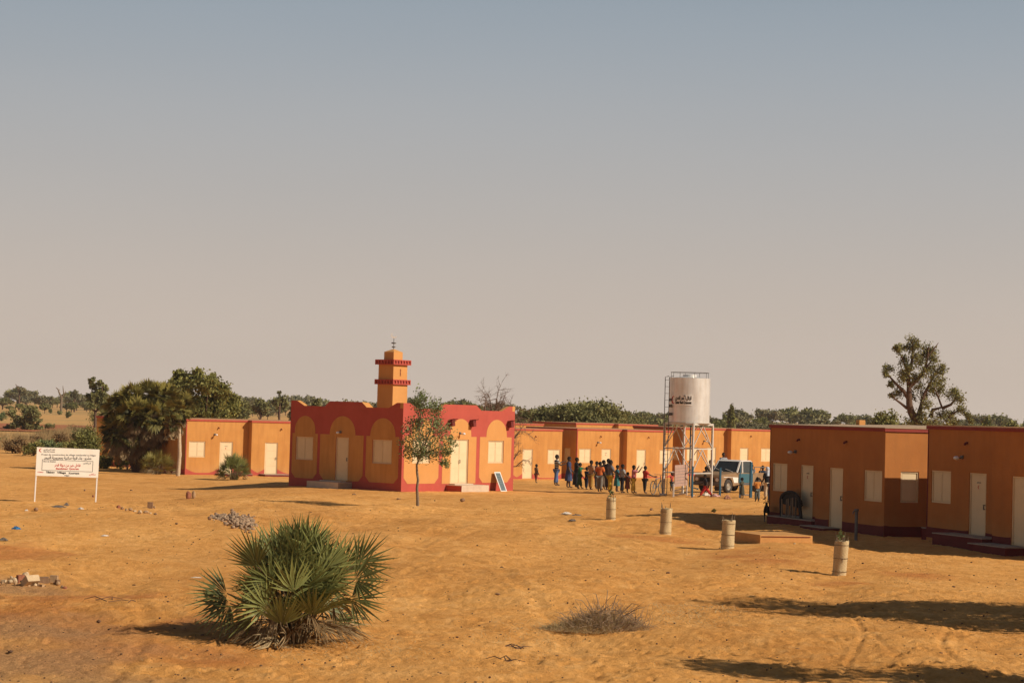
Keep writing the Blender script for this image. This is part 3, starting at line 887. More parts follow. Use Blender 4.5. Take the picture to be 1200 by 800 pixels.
# white framed panel leaning on the mosque wall
def leaning_panel():
    A = R(50.2); u = 6.55
    base = Vector((-5.0, 92.0, -.1)) + Vector((math.cos(A) * u, math.sin(A) * u, 0)) + Vector((math.sin(A), -math.cos(A), 0)) * .62
    t = empty('leaning_panel', (base.x, base.y, float(zg(base.x, base.y)) - .01), A, 'small white framed panel with blue pattern leaning against the mosque wall', 'panel')
    M = Matrix.Rotation(R(-27), 4, 'X')
    W, H = .46, 1.06
    fr = MB()
    for a, b in (((0, 0, 0), (.05, .03, H)), ((W - .05, 0, 0), (W, .03, H)), ((.051, 0, 0), (W - .051, .03, .05)), ((.051, 0, H - .05), (W - .051, .03, H))): fr.box(a, b, 0, M)
    fr.build('frame', WHITE, t)
    p = MB(); p.box((.051, .008, .051), (W - .051, .02, H - .051), 0, M); pp = p.build('panel_sheet', mat('bluish grey panel', (.22, .25, .27), (.10, .13, .15), 9, .4), t)
    g = MB()
    for i in range(3):
        for j in range(7): g.box((.07 + i * .112, .003, .075 + j * .13), (.165 + i * .112, .0075, .18 + j * .13), 0, M)
    g.build('cell_pattern', mat('blue green cells', (.13, .17, .17), (.09, .12, .12), 4, .5), pp)
leaning_panel()

# ------------------------------------------------------------------ plants
def leaf_cloud(C, size, r, tintv, flat=0.0, narrow=.55):
    """two-triangle leaves at centres C"""
    n = len(C)
    d = r.normal(size=(n, 3)); d[:, 2] *= (1 - flat); d /= np.linalg.norm(d, axis=1)[:, None]
    e = r.normal(size=(n, 3)); e -= d * (e * d).sum(1)[:, None]; e /= np.linalg.norm(e, axis=1)[:, None]
    s = size * (.6 + .8 * r.random(n))[:, None]
    V = np.stack([C - d * s, C + e * s * narrow, C + d * s, C - e * s * narrow], 1).reshape(-1, 3)
    F = np.arange(4 * n).reshape(n, 4)
    return V, F, np.repeat(tintv, 4)

class Plant:
    def __init__(s, seed): s.r = np.random.default_rng(seed); s.wood = MB(); s.C = []; s.T = []
    def limb(s, a, b, r0, r1, bend=.12, n=5, k=5):
        a = np.array(a, float); b = np.array(b, float); L = np.linalg.norm(b - a)
        off = s.r.normal(size=3) * bend * L; off[2] = abs(off[2]) * .3
        pts = []
        for i in range(k):
            t = i / (k - 1)
            pts.append(a + (b - a) * t + off * 4 * t * (1 - t) * .5)
        s.wood.tube(pts, [r0 + (r1 - r0) * i / (k - 1) for i in range(k)], n, 0, cap=False)
        return pts
    def blob(s, c, rad, twigs, per, sig=.22, tw=.012, tint0=.5, origin=None, shell=.55):
        c = np.array(c, float); rad = np.array(rad, float) if np.ndim(rad) else np.array([rad] * 3, float)
        o = c if origin is None else np.array(origin, float)
        m = rad.mean()
        for _ in range(twigs):
            d = s.r.normal(size=3); d /= np.linalg.norm(d)
            e = c + d * rad * (shell + (1 - shell) * s.r.random() ** .5)
            if tw: s.wood.tube([o, (o + e) / 2 + s.r.normal(size=3) * m * .08, e], [tw * 1.3, tw, tw * .4], 3, 0, cap=False)
            t = 0.35 + .65 * s.r.random(per) ** .6
            p = o + (e - o) * (t * 1.12)[:, None] + s.r.normal(size=(per, 3)) * m * sig * (.5 + .7 * t[:, None])
            s.C.append(p); s.T.append(np.clip(tint0 + s.r.normal() * .22 + s.r.normal(size=per) * .18, 0, 1))
    def finish(s, name, loc, label, cat, leafmat, size, woodmat=None, group=None, rz=0, flat=0.0, narrow=.55, wood_name='trunk', leaf_name='crown', scale=None):
        t = empty(name, loc, rz, label, cat, group)
        if s.wood.v: s.wood.build(wood_name, woodmat or BARK, t)
        if s.C:
            C = np.concatenate(s.C); T = np.concatenate(s.T)
            V, F, tt = leaf_cloud(C, size, s.r, T, flat, narrow)
            np_mesh(leaf_name, V, F, leafmat, t, tt)
        if scale: t.scale = scale
        return t

# --- fan palms
def fan(r, hub, a, n, rad, spread, blades, droop, V, F, T, tint, wid=.035, fold=.35, ragged=0.0):
    a = a / np.linalg.norm(a); n = n - a * (n @ a); n = n / np.linalg.norm(n); s_ = np.cross(a, n)
    for i in range(blades):
        if r.random() < ragged: continue
        th = spread * (2 * (i + .5) / blades - 1) + r.normal() * .03
        L = rad * (1 - .28 * (abs(th) / spread) ** 2) * (.9 + .2 * r.random())
        d = a * math.cos(th) + s_ * math.sin(th) + n * (.12 + r.normal() * .06)
        d /= np.linalg.norm(d)
        side = np.cross(d, n); side /= np.linalg.norm(side)
        w = wid * (.8 + .4 * r.random())
        mid = hub + d * L * .45; tip = hub + d * L + np.array([0, 0, -droop * L]) + r.normal(size=3) * L * .03
        mid = mid + np.array([0, 0, -droop * L * .12])
        o = len(V)
        V += [hub + d * .02, mid + side * w, mid - n * w * fold * 2, mid - side * w, tip]
        F += [(o, o + 1, o + 2), (o, o + 2, o + 3), (o + 1, o + 4, o + 2), (o + 2, o + 4, o + 3)]
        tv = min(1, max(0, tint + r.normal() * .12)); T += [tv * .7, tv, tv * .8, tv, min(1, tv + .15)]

def fan_bush(name, loc, label, seed, n, rx, rz_, rad, wid, mt=None, dry=.25, blades=22, group=None, cat='palm', low=0.0, hi=1.0):
    r = np.random.default_rng(seed)
    t = empty(name, loc, 0, label, cat, group)
    V, F, T = [], [], []; VD, FD, TD = [], [], []; pet = MB()
    for i in range(n):
        az = i * 2.39996 + r.normal() * .25
        q = (i + .5) / n                       # 0 = top ... 1 = low
        el = math.asin(max(.12, 1 - .90 * q ** .95)) + r.normal() * .08
        out = np.array([math.cos(az) * math.cos(el), math.sin(az) * math.cos(el), math.sin(el)])
        rr = .62 + .38 * r.random() ** .6
        hub = out * np.array([rx, rx, rz_]) * rr + np.array([0, 0, .12])
        hub[2] = max(hub[2], .1)
        dryleaf = q > 1 - dry and r.random() < .75 or r.random() < .05
        b0 = np.array([math.cos(az) * rx * .16, math.sin(az) * rx * .16, 0.0]) + r.normal(size=3) * .05; b0[2] = 0
        midp = (b0 + hub) / 2 + np.array([0, 0, .12 * rz_])
        pet.tube([b0, midp, hub], [.016, .012, .008], 4, 0, cap=False)
        a = out * np.array([1, 1, .75]) + np.array([0, 0, .55 if q < .5 else .2]) + r.normal(size=3) * .12
        nn = np.array([-out[0] * .5, -out[1] * .5, .9]) + r.normal(size=3) * .35
        if r.random() < .35: nn = r.normal(size=3)
        if dryleaf:
            a = out * np.array([1, 1, 0]) + np.array([0, 0, -.35 - .4 * r.random()]); dr = .3
            fan(r, hub, a, nn, rad * .9, 1.2, int(blades * .8), dr, VD, FD, TD, .55 + r.normal() * .2, wid * .7, .6, .2)
        else:
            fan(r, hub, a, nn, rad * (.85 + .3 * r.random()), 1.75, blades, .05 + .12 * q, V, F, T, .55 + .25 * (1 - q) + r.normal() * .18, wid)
    # dead blades lying round the foot
    for i in range(int(n * dry * .9)):
        az = r.random() * 2 * PI; rr = rx * (.45 + .55 * r.random())
        hub = np.array([math.cos(az) * rr, math.sin(az) * rr, .12 + .25 * r.random()])
        a = np.array([math.cos(az), math.sin(az), -.12 - .3 * r.random()])
        fan(r, hub, a, np.array([0, 0, 1.]) + r.normal(size=3) * .5, rad * .8, 1.0, int(blades * .6), .12, VD, FD, TD, .5 + r.normal() * .25, wid * .6, .7, .25)
    VD = [np.array([v[0], v[1], max(v[2], .015)]) for v in VD]
    V = [np.array([v[0], v[1], max(v[2], .02)]) for v in V]
    pet.build('stem', mat('palm stalk', (.22, .15, .07), (.12, .08, .04), 6), t)
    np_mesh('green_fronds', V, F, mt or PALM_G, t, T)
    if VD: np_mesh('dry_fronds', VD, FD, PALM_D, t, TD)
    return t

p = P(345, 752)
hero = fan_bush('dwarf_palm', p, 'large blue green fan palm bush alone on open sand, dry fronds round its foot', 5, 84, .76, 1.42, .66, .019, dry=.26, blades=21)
# outlying fans reaching sideways and upright young ones
r = np.random.default_rng(3); V, F, T = [], [], []; pet = MB()
OUT = [((-1.05, -.15, .74), (-1, -.15, -.12), .35), ((-.98, -.3, .60), (-1, -.2, -.5), .3), ((.95, 0, 1.25), (1, 0, .42), .6), ((.92, -.2, 1.0), (1, -.2, .2), .6), ((.88, -.25, .72), (1, -.1, .0), .5),
       ((.05, -.8, .85), (-.15, -.3, 1), .98), ((-.35, -.8, .6), (-.5, -.5, .5), .85), ((.35, -.8, .5), (.1, -.5, .9), .7), ((-.1, -.85, .35), (0, -.3, 1), .9)]
for q in range(9):
    x_ = -.62 + 1.3 * q / 8 + r.normal() * .05
    OUT.append(((x_, r.normal() * .3, 1.28 - .35 * x_ * x_ + r.normal() * .06), (x_ * .8 + r.normal() * .1, r.normal() * .15, 1), .65 + r.normal() * .2))
for hub, a, tint in OUT:
    fan(r, np.array(hub), np.array(a), np.array([-.1 + r.normal() * .3, -.85, .25]), .64, 1.05 if a[2] > .8 else 1.4, 18, .03, V, F, T, tint, .019)
    pet.tube([(hub[0] * .1, 0, .05), (hub[0] * .55, hub[1] * .5, hub[2] * .75), hub], [.016, .013, .01], 4, cap=False)
s_ = pet.build('side_stem', mat('palm stalk', (.22, .15, .07)), hero)
np_mesh('side_fronds', V, F, PALM_G, hero, T)

fan_bush('dwarf_palm', P(184, 555.5), 'young pale green fan palm at the foot of the big palm clump', 11, 50, .95, 1.1, .60, .020, dry=.1, blades=18, mt=PALM_Y)
fan_bush('dwarf_palm', P(274, 562), 'young grey green fan palm in front of the sunlit house by the mosque', 12, 54, .72, 1.15, .58, .020, dry=.12, blades=18)

def doum(name, loc, label, heads, trunks, seed, pale=False, mt=None, bush=False):
    """heads: (x, y, z, r) crowns; trunks: polylines"""
    r = np.random.default_rng(seed); t = empty(name, loc, 0, label, 'palm')
    for tr, rad in trunks:
        mb = MB(); n = len(tr) * 4; pts = []
        for i in range(len(tr) - 1):
            a, b = Vector(tr[i]), Vector(tr[i + 1])
            for k in range(5): pts.append(a.lerp(b, k / 5))
        pts.append(Vector(tr[-1]))
        mb.tube(pts, [rad * (1.15 - .3 * i / len(pts)) * (1 + .12 * (i % 2)) for i in range(len(pts))], 9)
        mb.build('trunk', TRUNKP if pale else BARK, t)
    for (x, y, z, R_) in heads:
        V, F, T = [], [], []; VD, FD, TD = [], [], []
        c = np.array([x, y, z])
        n = int(34 * (R_ / 1.2) ** 1.2)
        for i in range(n):
            az = i * 2.39996 + r.normal() * .3; q = (i + .5) / n
            el = math.asin(max(-.75, 1 - 1.55 * q)) + r.normal() * .1
            out = np.array([math.cos(az) * math.cos(el), math.sin(az) * math.cos(el), math.sin(el)])
            hub = c + out * R_ * (.45 + .2 * r.random())
            a = out + np.array([0, 0, .25 - .5 * q])
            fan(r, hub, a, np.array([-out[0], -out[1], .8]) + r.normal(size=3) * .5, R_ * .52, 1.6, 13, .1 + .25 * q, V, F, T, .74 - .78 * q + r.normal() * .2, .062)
        for i in range(int(n * 1.1)):
            az = r.random() * 2 * PI; rr = R_ * (.12 + .5 * r.random())
            hub = c + np.array([math.cos(az) * rr, math.sin(az) * rr, -R_ * (.25 + .75 * r.random())])
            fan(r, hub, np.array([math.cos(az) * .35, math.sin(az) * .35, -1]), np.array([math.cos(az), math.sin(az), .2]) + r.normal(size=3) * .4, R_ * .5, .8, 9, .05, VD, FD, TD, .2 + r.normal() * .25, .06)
        cr = np_mesh('crown', V, F, mt or PALM_Y, t, T)
        np_mesh('dead_frond_skirt', VD, FD, PALM_D, cr, TD)
    return t
b = P(168, 553)
sc_ = b.y / FPX
def LP(px, py, dy=0): return ((px - 168) * sc_, dy, (553 - py) * sc_ + .0275 * (px - 168) * sc_)
heads = [(*LP(137, 480, .3), 1.35), (*LP(152, 471, -.3), 1.35), (*LP(171, 468, .5), 1.4), (*LP(189, 470, -.4), 1.35), (*LP(204, 478, .6), 1.25), (*LP(162, 488, -1.4), 1.4), (*LP(183, 490, -1.5), 1.35), (*LP(140, 503, -1.0), 1.3), (*LP(153, 512, -1.2), 1.25), (*LP(172, 508, -1.2), 1.2), (*LP(196, 497, -.8), 1.15)]
trs = [([(.1, .2, 0), (0, .1, 2.0), LP(172, 470, .5)], .16), ([(-.35, -.3, 0), (-.5, -.5, 1.8), LP(155, 475, -.3)], .15), ([(-.6, .1, 0), (-1.1, 0, 1.8), LP(140, 485, .2)], .14), ([(.3, -.5, 0), (.5, -.9, 1.6), LP(189, 490, -1.2)], .14), ([(-.1, -.7, 0), (-.1, -1, 1.6), LP(166, 488, -1.2)], .14), ([(.3, .4, 0), (1.0, .4, 2.0), LP(190, 470, 0)], .14)]
doum('palm_clump', b, 'big clump of doum palms with skirts of dead fronds beside the pale trunk', heads, trs, 21)
b2 = P(208.5, 557.5)
doum('doum_palm', b2, 'single doum palm with a pale bare trunk before the dark house wall', [(-.25, .3, 3.8, .95), (-.45, 0, 3.1, .7)], [([(0, 0, 0), (.06, 0, 1.3), (-.02, .05, 2.6), (-.08, .1, 3.5)], .105)], 22, pale=True)

# --- shrubs and bushes
def bush(px, py, w, h, label, mt, seed, size=.09, dens=1.0, wood=TWIG, group=None, name='bush', flat=0, y=None, cat='bush'):
    b = P(px, py) if y is None else at(px, y)
    k = b.y / FPX; W, H = w * k, h * k
    pl = Plant(seed); n = max(5, int(9 * dens))
    for i in range(n):
        a = pl.r.random() * 2 * PI; rr = W * .36 * pl.r.random() ** .5
        zz = H * (.3 + .45 * pl.r.random()) * (1 - .45 * (rr / (W * .5)) ** 2)
        c = (math.cos(a) * rr, math.sin(a) * rr, zz)
        pl.limb((c[0] * .15, c[1] * .15, 0), c, .03, .012, n=4, k=3)
        pl.blob(c, (W * .22, W * .22, H * .27), int(9 * dens), int(26 * dens), .25, .006, .5)
    return pl.finish(name, b, label, cat, mt, size, wood, group, leaf_name='foliage', wood_name='stem')

SHRUBS = [
 (60, 512, 34, 9, 'low straw coloured scrub just below the red road, beyond the notice board', LEAF_B, 1.2),
 (88, 511, 26, 12, 'straw brown bush below the red road next to the olive bush', LEAF_B, 1.2),
 (35, 518, 26, 9, 'low dry brown bush between road and the green bushes', LEAF_B, 1.1),
 (108, 531, 22, 12, 'pale dry bush beside the upper corner of the notice board facing the palms', LEAF_B, 1.1),
 (118, 520, 20, 16, 'dull green bush squeezed between dry bushes before the palm clump', LEAF_O, 1.1),
 (48, 527, 20, 12, 'dusty olive bush in the row behind the notice board', LEAF_O, 1.0),

 (103, 548, 44, 46, 'dark green shrub under the big palm clump, next to the white notice board', LEAF_D, 1.4),
 (150, 550, 30, 40, 'dark leafy bush growing round the foot of the big palm clump', LEAF_D, 1.3),
 (123, 549, 20, 19, 'small dark green bush in front of the palm clump', LEAF_D, 1.0),
 (127, 537, 30, 20, 'pale brown dry grass tuft between notice board and palm clump', LEAF_B, 1.2),
 (20, 531, 30, 19, 'brown dry bush beside the notice board with bare twigs', LEAF_B, 1.2),
 (38, 534, 26, 17, 'dark green low bush directly behind the upper corner of the notice board', LEAF_D, 1.2),
 (58, 531, 28, 17, 'green leafy bush behind the notice board, between two darker ones', LEAF_N, 1.2),
 (80, 530, 26, 16, 'green low bush behind the middle of the notice board', LEAF_D, 1.2),
 (72, 519, 30, 14, 'brown withered bush beyond the row of green bushes', LEAF_B, 1.0),
 (97, 522, 26, 24, 'olive bush with upright twigs beyond the notice board', LEAF_O, 1.2),
 (112, 521, 26, 20, 'dry brown shrub next to the olive bush beyond the notice board', LEAF_B, 1.0),
 (120, 508, 30, 34, 'dark green bush behind the palm clump on its open side', LEAF_D, 1.3),
 (2, 493, 14, 12, 'pale green bush at the picture edge by the red road', LEAF_N, 1.0),
 (58, 503, 13, 8, 'small round dark shrub on the red road edge', LEAF_O, .8),
 (9, 503, 10, 6, 'low brown scrub beside the umbrella shaped acacia', LEAF_B, .7),
 (3, 518, 10, 6, 'tiny green bush at the picture edge below the road', LEAF_N, .8),
]
for i, (px, py, w_, h_, lb, mt_, dn) in enumerate(SHRUBS):
    bush(px, py, w_, h_, lb, mt_, 100 + i, size=.085, dens=dn, name='dry_bush' if mt_ is LEAF_B else 'bush')
for i, (px, yy, w_, h_, lb) in enumerate([(83, 400, 7, 9, 'small upright dark bush alone on the distant sand slope'), (73, 440, 6, 5, 'small bush on the distant sand slope, below the dead tree'), (62, 460, 5, 5, 'tiny bush on the distant sand slope beside the dead tree'),
      (293, 240, 14, 6, 'low scrub showing above the sunlit house roof, beside the big round tree'), (312, 235, 12, 6, 'grey green scrub showing above the sunlit house roof near the mosque'), (330, 270, 14, 12, 'dark round bush above the house roof next to the mosque corner')]):
    bush(px, 0, w_, h_, lb, LEAF_O, 140 + i, size=.16, dens=.8, y=yy)

# umbrella acacia far behind the notice board
b = P(29, 504); k = b.y / FPX; pl = Plant(160)
for (px, py, rr) in ((18, 485, 6), (26, 480, 7), (35, 480, 7), (42, 484, 6), (20, 492, 6), (30, 489, 8), (40, 492, 6), (28, 497, 7), (36, 499, 6), (43, 500, 5), (18, 499, 4)):
    c = ((px - 29) * k, pl.r.normal() * .8, (504 - py) * k)
    pl.limb((0, 0, .1), c, .09, .03, k=4); pl.blob(c, (rr * k * 1.2, rr * k * 1.2, rr * k * .75), 12, 36, .22, .015, .45)
pl.finish('acacia_shrub', b, 'umbrella shaped acacia shrub standing by the red road beyond the notice board', 'tree', LEAF_O, .17, BARK)

# young neem tree in front of the mosque
b = P(489.5, 592.5); k = b.y / FPX
def NT(px, py, dy=0): return np.array([(px - 489.5) * k, dy, (592.5 - py) * k + .0275 * (px - 489.5) * k])
pl = Plant(170)
trunk = [NT(489.5, 592.5), NT(489, 583), NT(488, 572), NT(489, 562), NT(487.5, 553), NT(487, 545), NT(489.5, 538), NT(492, 532)]
pl.wood.tube([Vector(v) for v in trunk], [.062, .055, .05, .047, .045, .04, .036, .03], 8)
fork = trunk[-1]; f2 = trunk[-2]
for (px, py, dy, rr, ft) in ((487, 465, .1, 7, 1), (494, 470, -.2, 8, 1), (505, 474, .2, 8, 1), (484, 472, -.1, 5, 1), (490, 480, .2, 8, 1), (510, 480, -.2, 6, 1), (484, 495, .1, 8, 1), (497, 492, -.3, 10, 1), (508, 496, .3, 9, 1),
                             (480, 505, -.2, 9, 0), (492, 508, .4, 11, 1), (506, 508, -.2, 11, 1), (519, 506, .1, 8, 1), (477, 518, .2, 9, 0), (488, 520, -.4, 10, 0), (501, 522, .2, 11, 1), (515, 520, -.3, 10, 1), (526, 519, .1, 6, 1),
                             (476, 529, -.1, 7, 0), (485, 531, .3, 7, 0), (500, 534, -.2, 8, 1), (513, 533, .2, 7, 1), (523, 529, -.1, 5, 1), (520, 543, 0, 4, 1)):
    c = NT(px, py, dy * 1.4)
    pl.limb(fork if ft else f2, c, .022, .008, .1, 5, 5)
    pl.blob(c, rr * k * 1.3, 12, 18, .28, .004, .5 + .010 * (px - 495))
pl.finish('young_tree', b, 'slender young neem tree with bent thin trunk in front of the mosque', 'tree', LEAF_N, .042, BARKG)

# big round tree behind the sunlit house
b = at(242, 152); k = b.y / FPX; hz = horizon(242)
def RT_(px, py, dy=0): return np.array([(px - 242) * k, dy, zat(px, py, b.y) - b.z])
pl = Plant(180)
pl.limb((0, 0, 0), RT_(242, 488), .28, .2, .03, 8)
for (x_, y_, r_) in ((120, 130, 60), (235, 125, 55), (200, 200, 85), (340, 175, 72), (300, 250, 95), (415, 225, 70), (465, 290, 58), (150, 300, 75), (250, 330, 85), (380, 340, 85), (470, 350, 50), (95, 190, 45), (140, 370, 60), (300, 380, 80), (420, 390, 70), (220, 390, 60), (330, 130, 30), (250, 95, 25)):
    px, py = 190 + x_ / 5.714, 420 + y_ / 5.714; rr = r_ / 5.714 * k
    c = RT_(px, py, pl.r.normal() * .9)
    pl.limb((0, 0, 1.2), c, .1, .03, k=4); pl.blob(c, rr * .92, 30, 40, .2, .01, .55)
pl.finish('round_tree', b, 'big dense round green tree rising behind the sunlit house and palm clump', 'tree', LEAF_D, .115, BARK)

# slim tree at the edge of the plain, beyond the notice board
def px_tree(px0, y, pts, blobs, label, seed, mt, size, name='tree', wood=BARK, tw=.012, twn=12, per=22, trunk_r=.16, sig=.2):
    b = at(px0, y); pl = Plant(seed)
    def Q(px, py, dy=0): return np.array([(px - px0) / FPX * y, dy, zat(px, py, y) - b.z])
    for poly, r0, r1 in pts:
        v = [Vector(Q(*q)) if len(q) == 2 else Vector(q) for q in poly]
        if v[0].z < 3 and poly[0][0] == px0: v[0].z = -.1
        pl.wood.tube(v, [r0 + (r1 - r0) * i / (len(v) - 1) for i in range(len(v))], 7, cap=False)
    allp = [Vector(Q(*q)) for poly, _, _ in pts for q in poly[1:]]
    for (px, py, rr) in blobs:
        c = Q(px, py, pl.r.normal() * rr * y / FPX * .8)
        near = min(allp, key=lambda a: (a - Vector(c)).length)
        pl.limb(near, c, trunk_r * .22, .015, .1, 4, 4)
        pl.blob(c, rr * y / FPX, twn, per, sig, tw, .5)
    return pl.finish(name, b, label, 'tree', mt, size, wood)
z8 = lambda L: [(x / 8, 440 + y / 8) for x, y in L]
px_tree(115, 235, [(z8([(920, 430), (918, 340), (890, 300), (880, 200), (875, 80)]), .2, .05), (z8([(918, 340), (960, 300), (985, 200), (970, 100)]), .14, .05), (z8([(918, 340), (870, 310)]), .1, .04), (z8([(940, 320), (1010, 270)]), .1, .04)],
        [(x / 8, 440 + y / 8, r / 8) for x, y, r in ((875, 40, 28), (870, 90, 30), (900, 110, 25), (960, 75, 30), (985, 120, 30), (950, 150, 35), (900, 180, 35), (870, 230, 35), (1000, 180, 35), (930, 220, 45), (990, 240, 40), (890, 280, 35), (960, 280, 35), (1010, 260, 30), (925, 160, 25), (840, 190, 15))],
        'slim upright tree with tufted crown on the sand slope, beside the palm clump', 190, LEAF_O, .15, per=26)
px_tree(74.5, 470, [([(74.5, 476), (74.5, 466), (71.5, 460), (70, 456), (67.5, 454)], .3, .08), ([(74.5, 466), (77, 462), (76, 456), (75.5, 452)], .2, .06), ([(74, 465), (78, 461), (79, 458)], .16, .05), ([(72, 461), (71, 458), (72, 456)], .12, .05)], [], 'dead forked tree standing on the distant sand slope', 191, LEAF_O, .2, name='dead_tree', wood=BARKG)
px_tree(90, 500, [([(90, 480), (90, 466), (88, 461)], .25, .06), ([(90, 466), (93, 462)], .15, .05)], [(88, 461, 2.5), (91, 460, 2.6), (93, 463, 2.2), (90, 464, 2), (86, 463, 1.6)], 'small sparse tree on the skyline next to the dead forked tree', 192, LEAF_H, .25, trunk_r=.3)
px_tree(25, 520, [([(25, 476), (25, 460), (22, 453), (20, 450)], .28, .06), ([(25, 460), (28, 455), (31, 456)], .18, .05), ([(24, 457), (25, 452)], .12, .04)], [(29, 457, 2.5), (31, 460, 2), (27, 461, 2)], 'half bare tree on the skyline above the umbrella acacia', 193, LEAF_H, .25, trunk_r=.3)
# tall gnarled tree behind the shaded houses
zt = lambda L: [(1020 + x / 6.667, 390 + y / 6.667) for x, y in L]
px_tree(1078, 112, [(zt([(387, 760), (375, 700), (330, 620), (315, 560), (312, 480), (310, 420), (300, 330), (330, 220), (335, 120), (330, 60)]), .27, .03),
                    (zt([(312, 420), (370, 370), (430, 290), (450, 200), (460, 110)]), .15, .03), (zt([(300, 350), (285, 280), (250, 190), (215, 130)]), .09, .02),
                    (zt([(310, 520), (270, 455), (210, 400), (160, 345), (130, 300)]), .13, .025), (zt([(300, 590), (250, 550), (200, 515), (175, 470)]), .09, .025),
                    (zt([(375, 700), (400, 600), (430, 480), (500, 340), (580, 275)]), .16, .025), (zt([(480, 660), (500, 600), (570, 580), (540, 500), (510, 430)]), .13, .025),
                    (zt([(570, 590), (640, 560), (690, 500), (730, 520)]), .10, .025), (zt([(620, 660), (640, 640), (700, 605), (790, 640)]), .10, .02), (zt([(420, 300), (490, 205), (540, 190)]), .06, .015), (zt([(455, 180), (510, 110), (535, 75)]), .05, .012)],
        [(1020 + x / 6.667, 390 + y / 6.667, r * 1.12 / 6.667) for x, y, r in ((330, 75, 45), (370, 95, 35), (300, 110, 35), (235, 130, 30), (200, 120, 22), (460, 130, 45), (430, 170, 40), (500, 150, 32), (500, 200, 35), (340, 180, 42), (380, 230, 40), (270, 220, 35), (255, 300, 45), (300, 260, 35), (150, 285, 36), (125, 320, 22),
          (170, 400, 20), (420, 300, 50), (470, 270, 45), (520, 300, 45), (570, 280, 35), (500, 370, 45), (340, 350, 42), (260, 360, 40), (400, 420, 45), (360, 480, 45), (430, 500, 45), (235, 470, 38), (180, 485, 24), (570, 395, 40), (560, 455, 48), (490, 430, 35), (640, 490, 55), (690, 510, 40), (680, 460, 26), (720, 600, 36), (640, 640, 45), (440, 570, 45),
          (550, 640, 45), (770, 640, 26), (480, 690, 50), (600, 690, 50), (400, 640, 40), (420, 700, 45), (660, 700, 40), (310, 700, 40), (800, 690, 20))],
        'tall gnarled tree with dark limbs rising behind the two shaded houses', 195, LEAF_O, .058, per=22, twn=13, tw=.012, sig=.30)

def round_px_tree(px, top, y, w, label, seed, mt=LEAF_H, size=.2, umb=False, dens=1.0, name='tree'):
    b = at(px, y); pl = Plant(seed); H = zat(px, top, y) - b.z; W = w / FPX * y
    pl.limb((0, 0, -.1), (0, 0, H * .45), max(.08, H * .03), max(.05, H * .02), .05, 6)
    n = max(6, int(12 * dens))
    for i in range(n):
        a = i * 2.4; rr = W * .36 * math.sqrt((i + .5) / n)
        zz = H * (.62 + .2 * pl.r.random()) - (rr / W) * H * (.12 if umb else .5)
        c = (math.cos(a) * rr, math.sin(a) * rr * .8, zz)
        pl.limb((0, 0, H * .3), c, H * .014, .02, k=4)
        pl.blob(c, (W * .2, W * .2, H * (.13 if umb else .2)), int(14 * dens), int(30 * dens), .22, .012, .5)
    return pl.finish(name, b, label, 'tree', mt, size, BARK)
T_ = round_px_tree
# acacias rising over the rear houses
T_(690, 466.5, 176, 92, 'broad flat topped acacia directly above the roofs behind the crowd', 201, LEAF_O, .13, True, 2.0, 'acacia')
T_(655, 470, 182, 60, 'dark acacia joining the broad one above the roofs', 202, LEAF_O, .13, True, 1.6, 'acacia')
T_(626, 474, 190, 44, 'acacia beside the mosque wall, lower than the broad ones', 203, LEAF_O, .13, True, 1.4, 'acacia')
T_(738, 479, 195, 56, 'low spreading olive acacia between the broad acacia and the water tower', 204, LEAF_O, .13, True, 1.5, 'acacia')
T_(527, 464, 200, 20, 'dark tree top showing over the mosque parapet beside the young tree', 205, LEAF_D, .14)
T_(410, 463, 210, 40, 'green tree tops showing over the mosque parapet beside the minaret', 206, LEAF_D, .14, dens=1.2)
T_(372, 461, 230, 11, 'small flat tufted tree over the dip in the mosque parapet', 207, LEAF_O, .16, True)
T_(350, 463, 220, 16, 'pale green tree at the mosque corner over the neighbouring roof', 208, LEAF_H, .16)
T_(1040, 474, 150, 34, 'bushy green tree beside the tall gnarled tree', 209, LEAF_D, .11, dens=1.4)
T_(1060, 489, 140, 22, 'dark bush at the base of the tall gnarled tree', 210, LEAF_D, .11)
T_(285, 464, 260, 22, 'rounded tree next to the big dense one, above the sunlit house', 211, LEAF_O, .17)
T_(308, 464, 300, 20, 'umbrella tree above the sunlit house roof', 212, LEAF_O, .18, True)
px_tree(330, 290, [([(330, 485), (330, 468), (329, 459)], .2, .05), ([(330, 472), (333, 466)], .12, .04)], [(329, 460, 1.5), (333, 467, 5), (327, 471, 5), (331, 474, 6), (336, 472, 4)], 'tree with a bare pointed top above the sunlit house roof', 213, LEAF_O, .18, trunk_r=.2)
T_(859, 472, 300, 6, 'tiny palm like tree sticking up beyond the tower', 214, LEAF_D, .2)
T_(1158, 485, 260, 10, 'small pointed tree above the roof of the cut off house', 215, LEAF_D, .2)
T_(1187, 488, 250, 22, 'green bush tree above the roof of the cut off house, by the picture edge', 216, LEAF_D, .18)

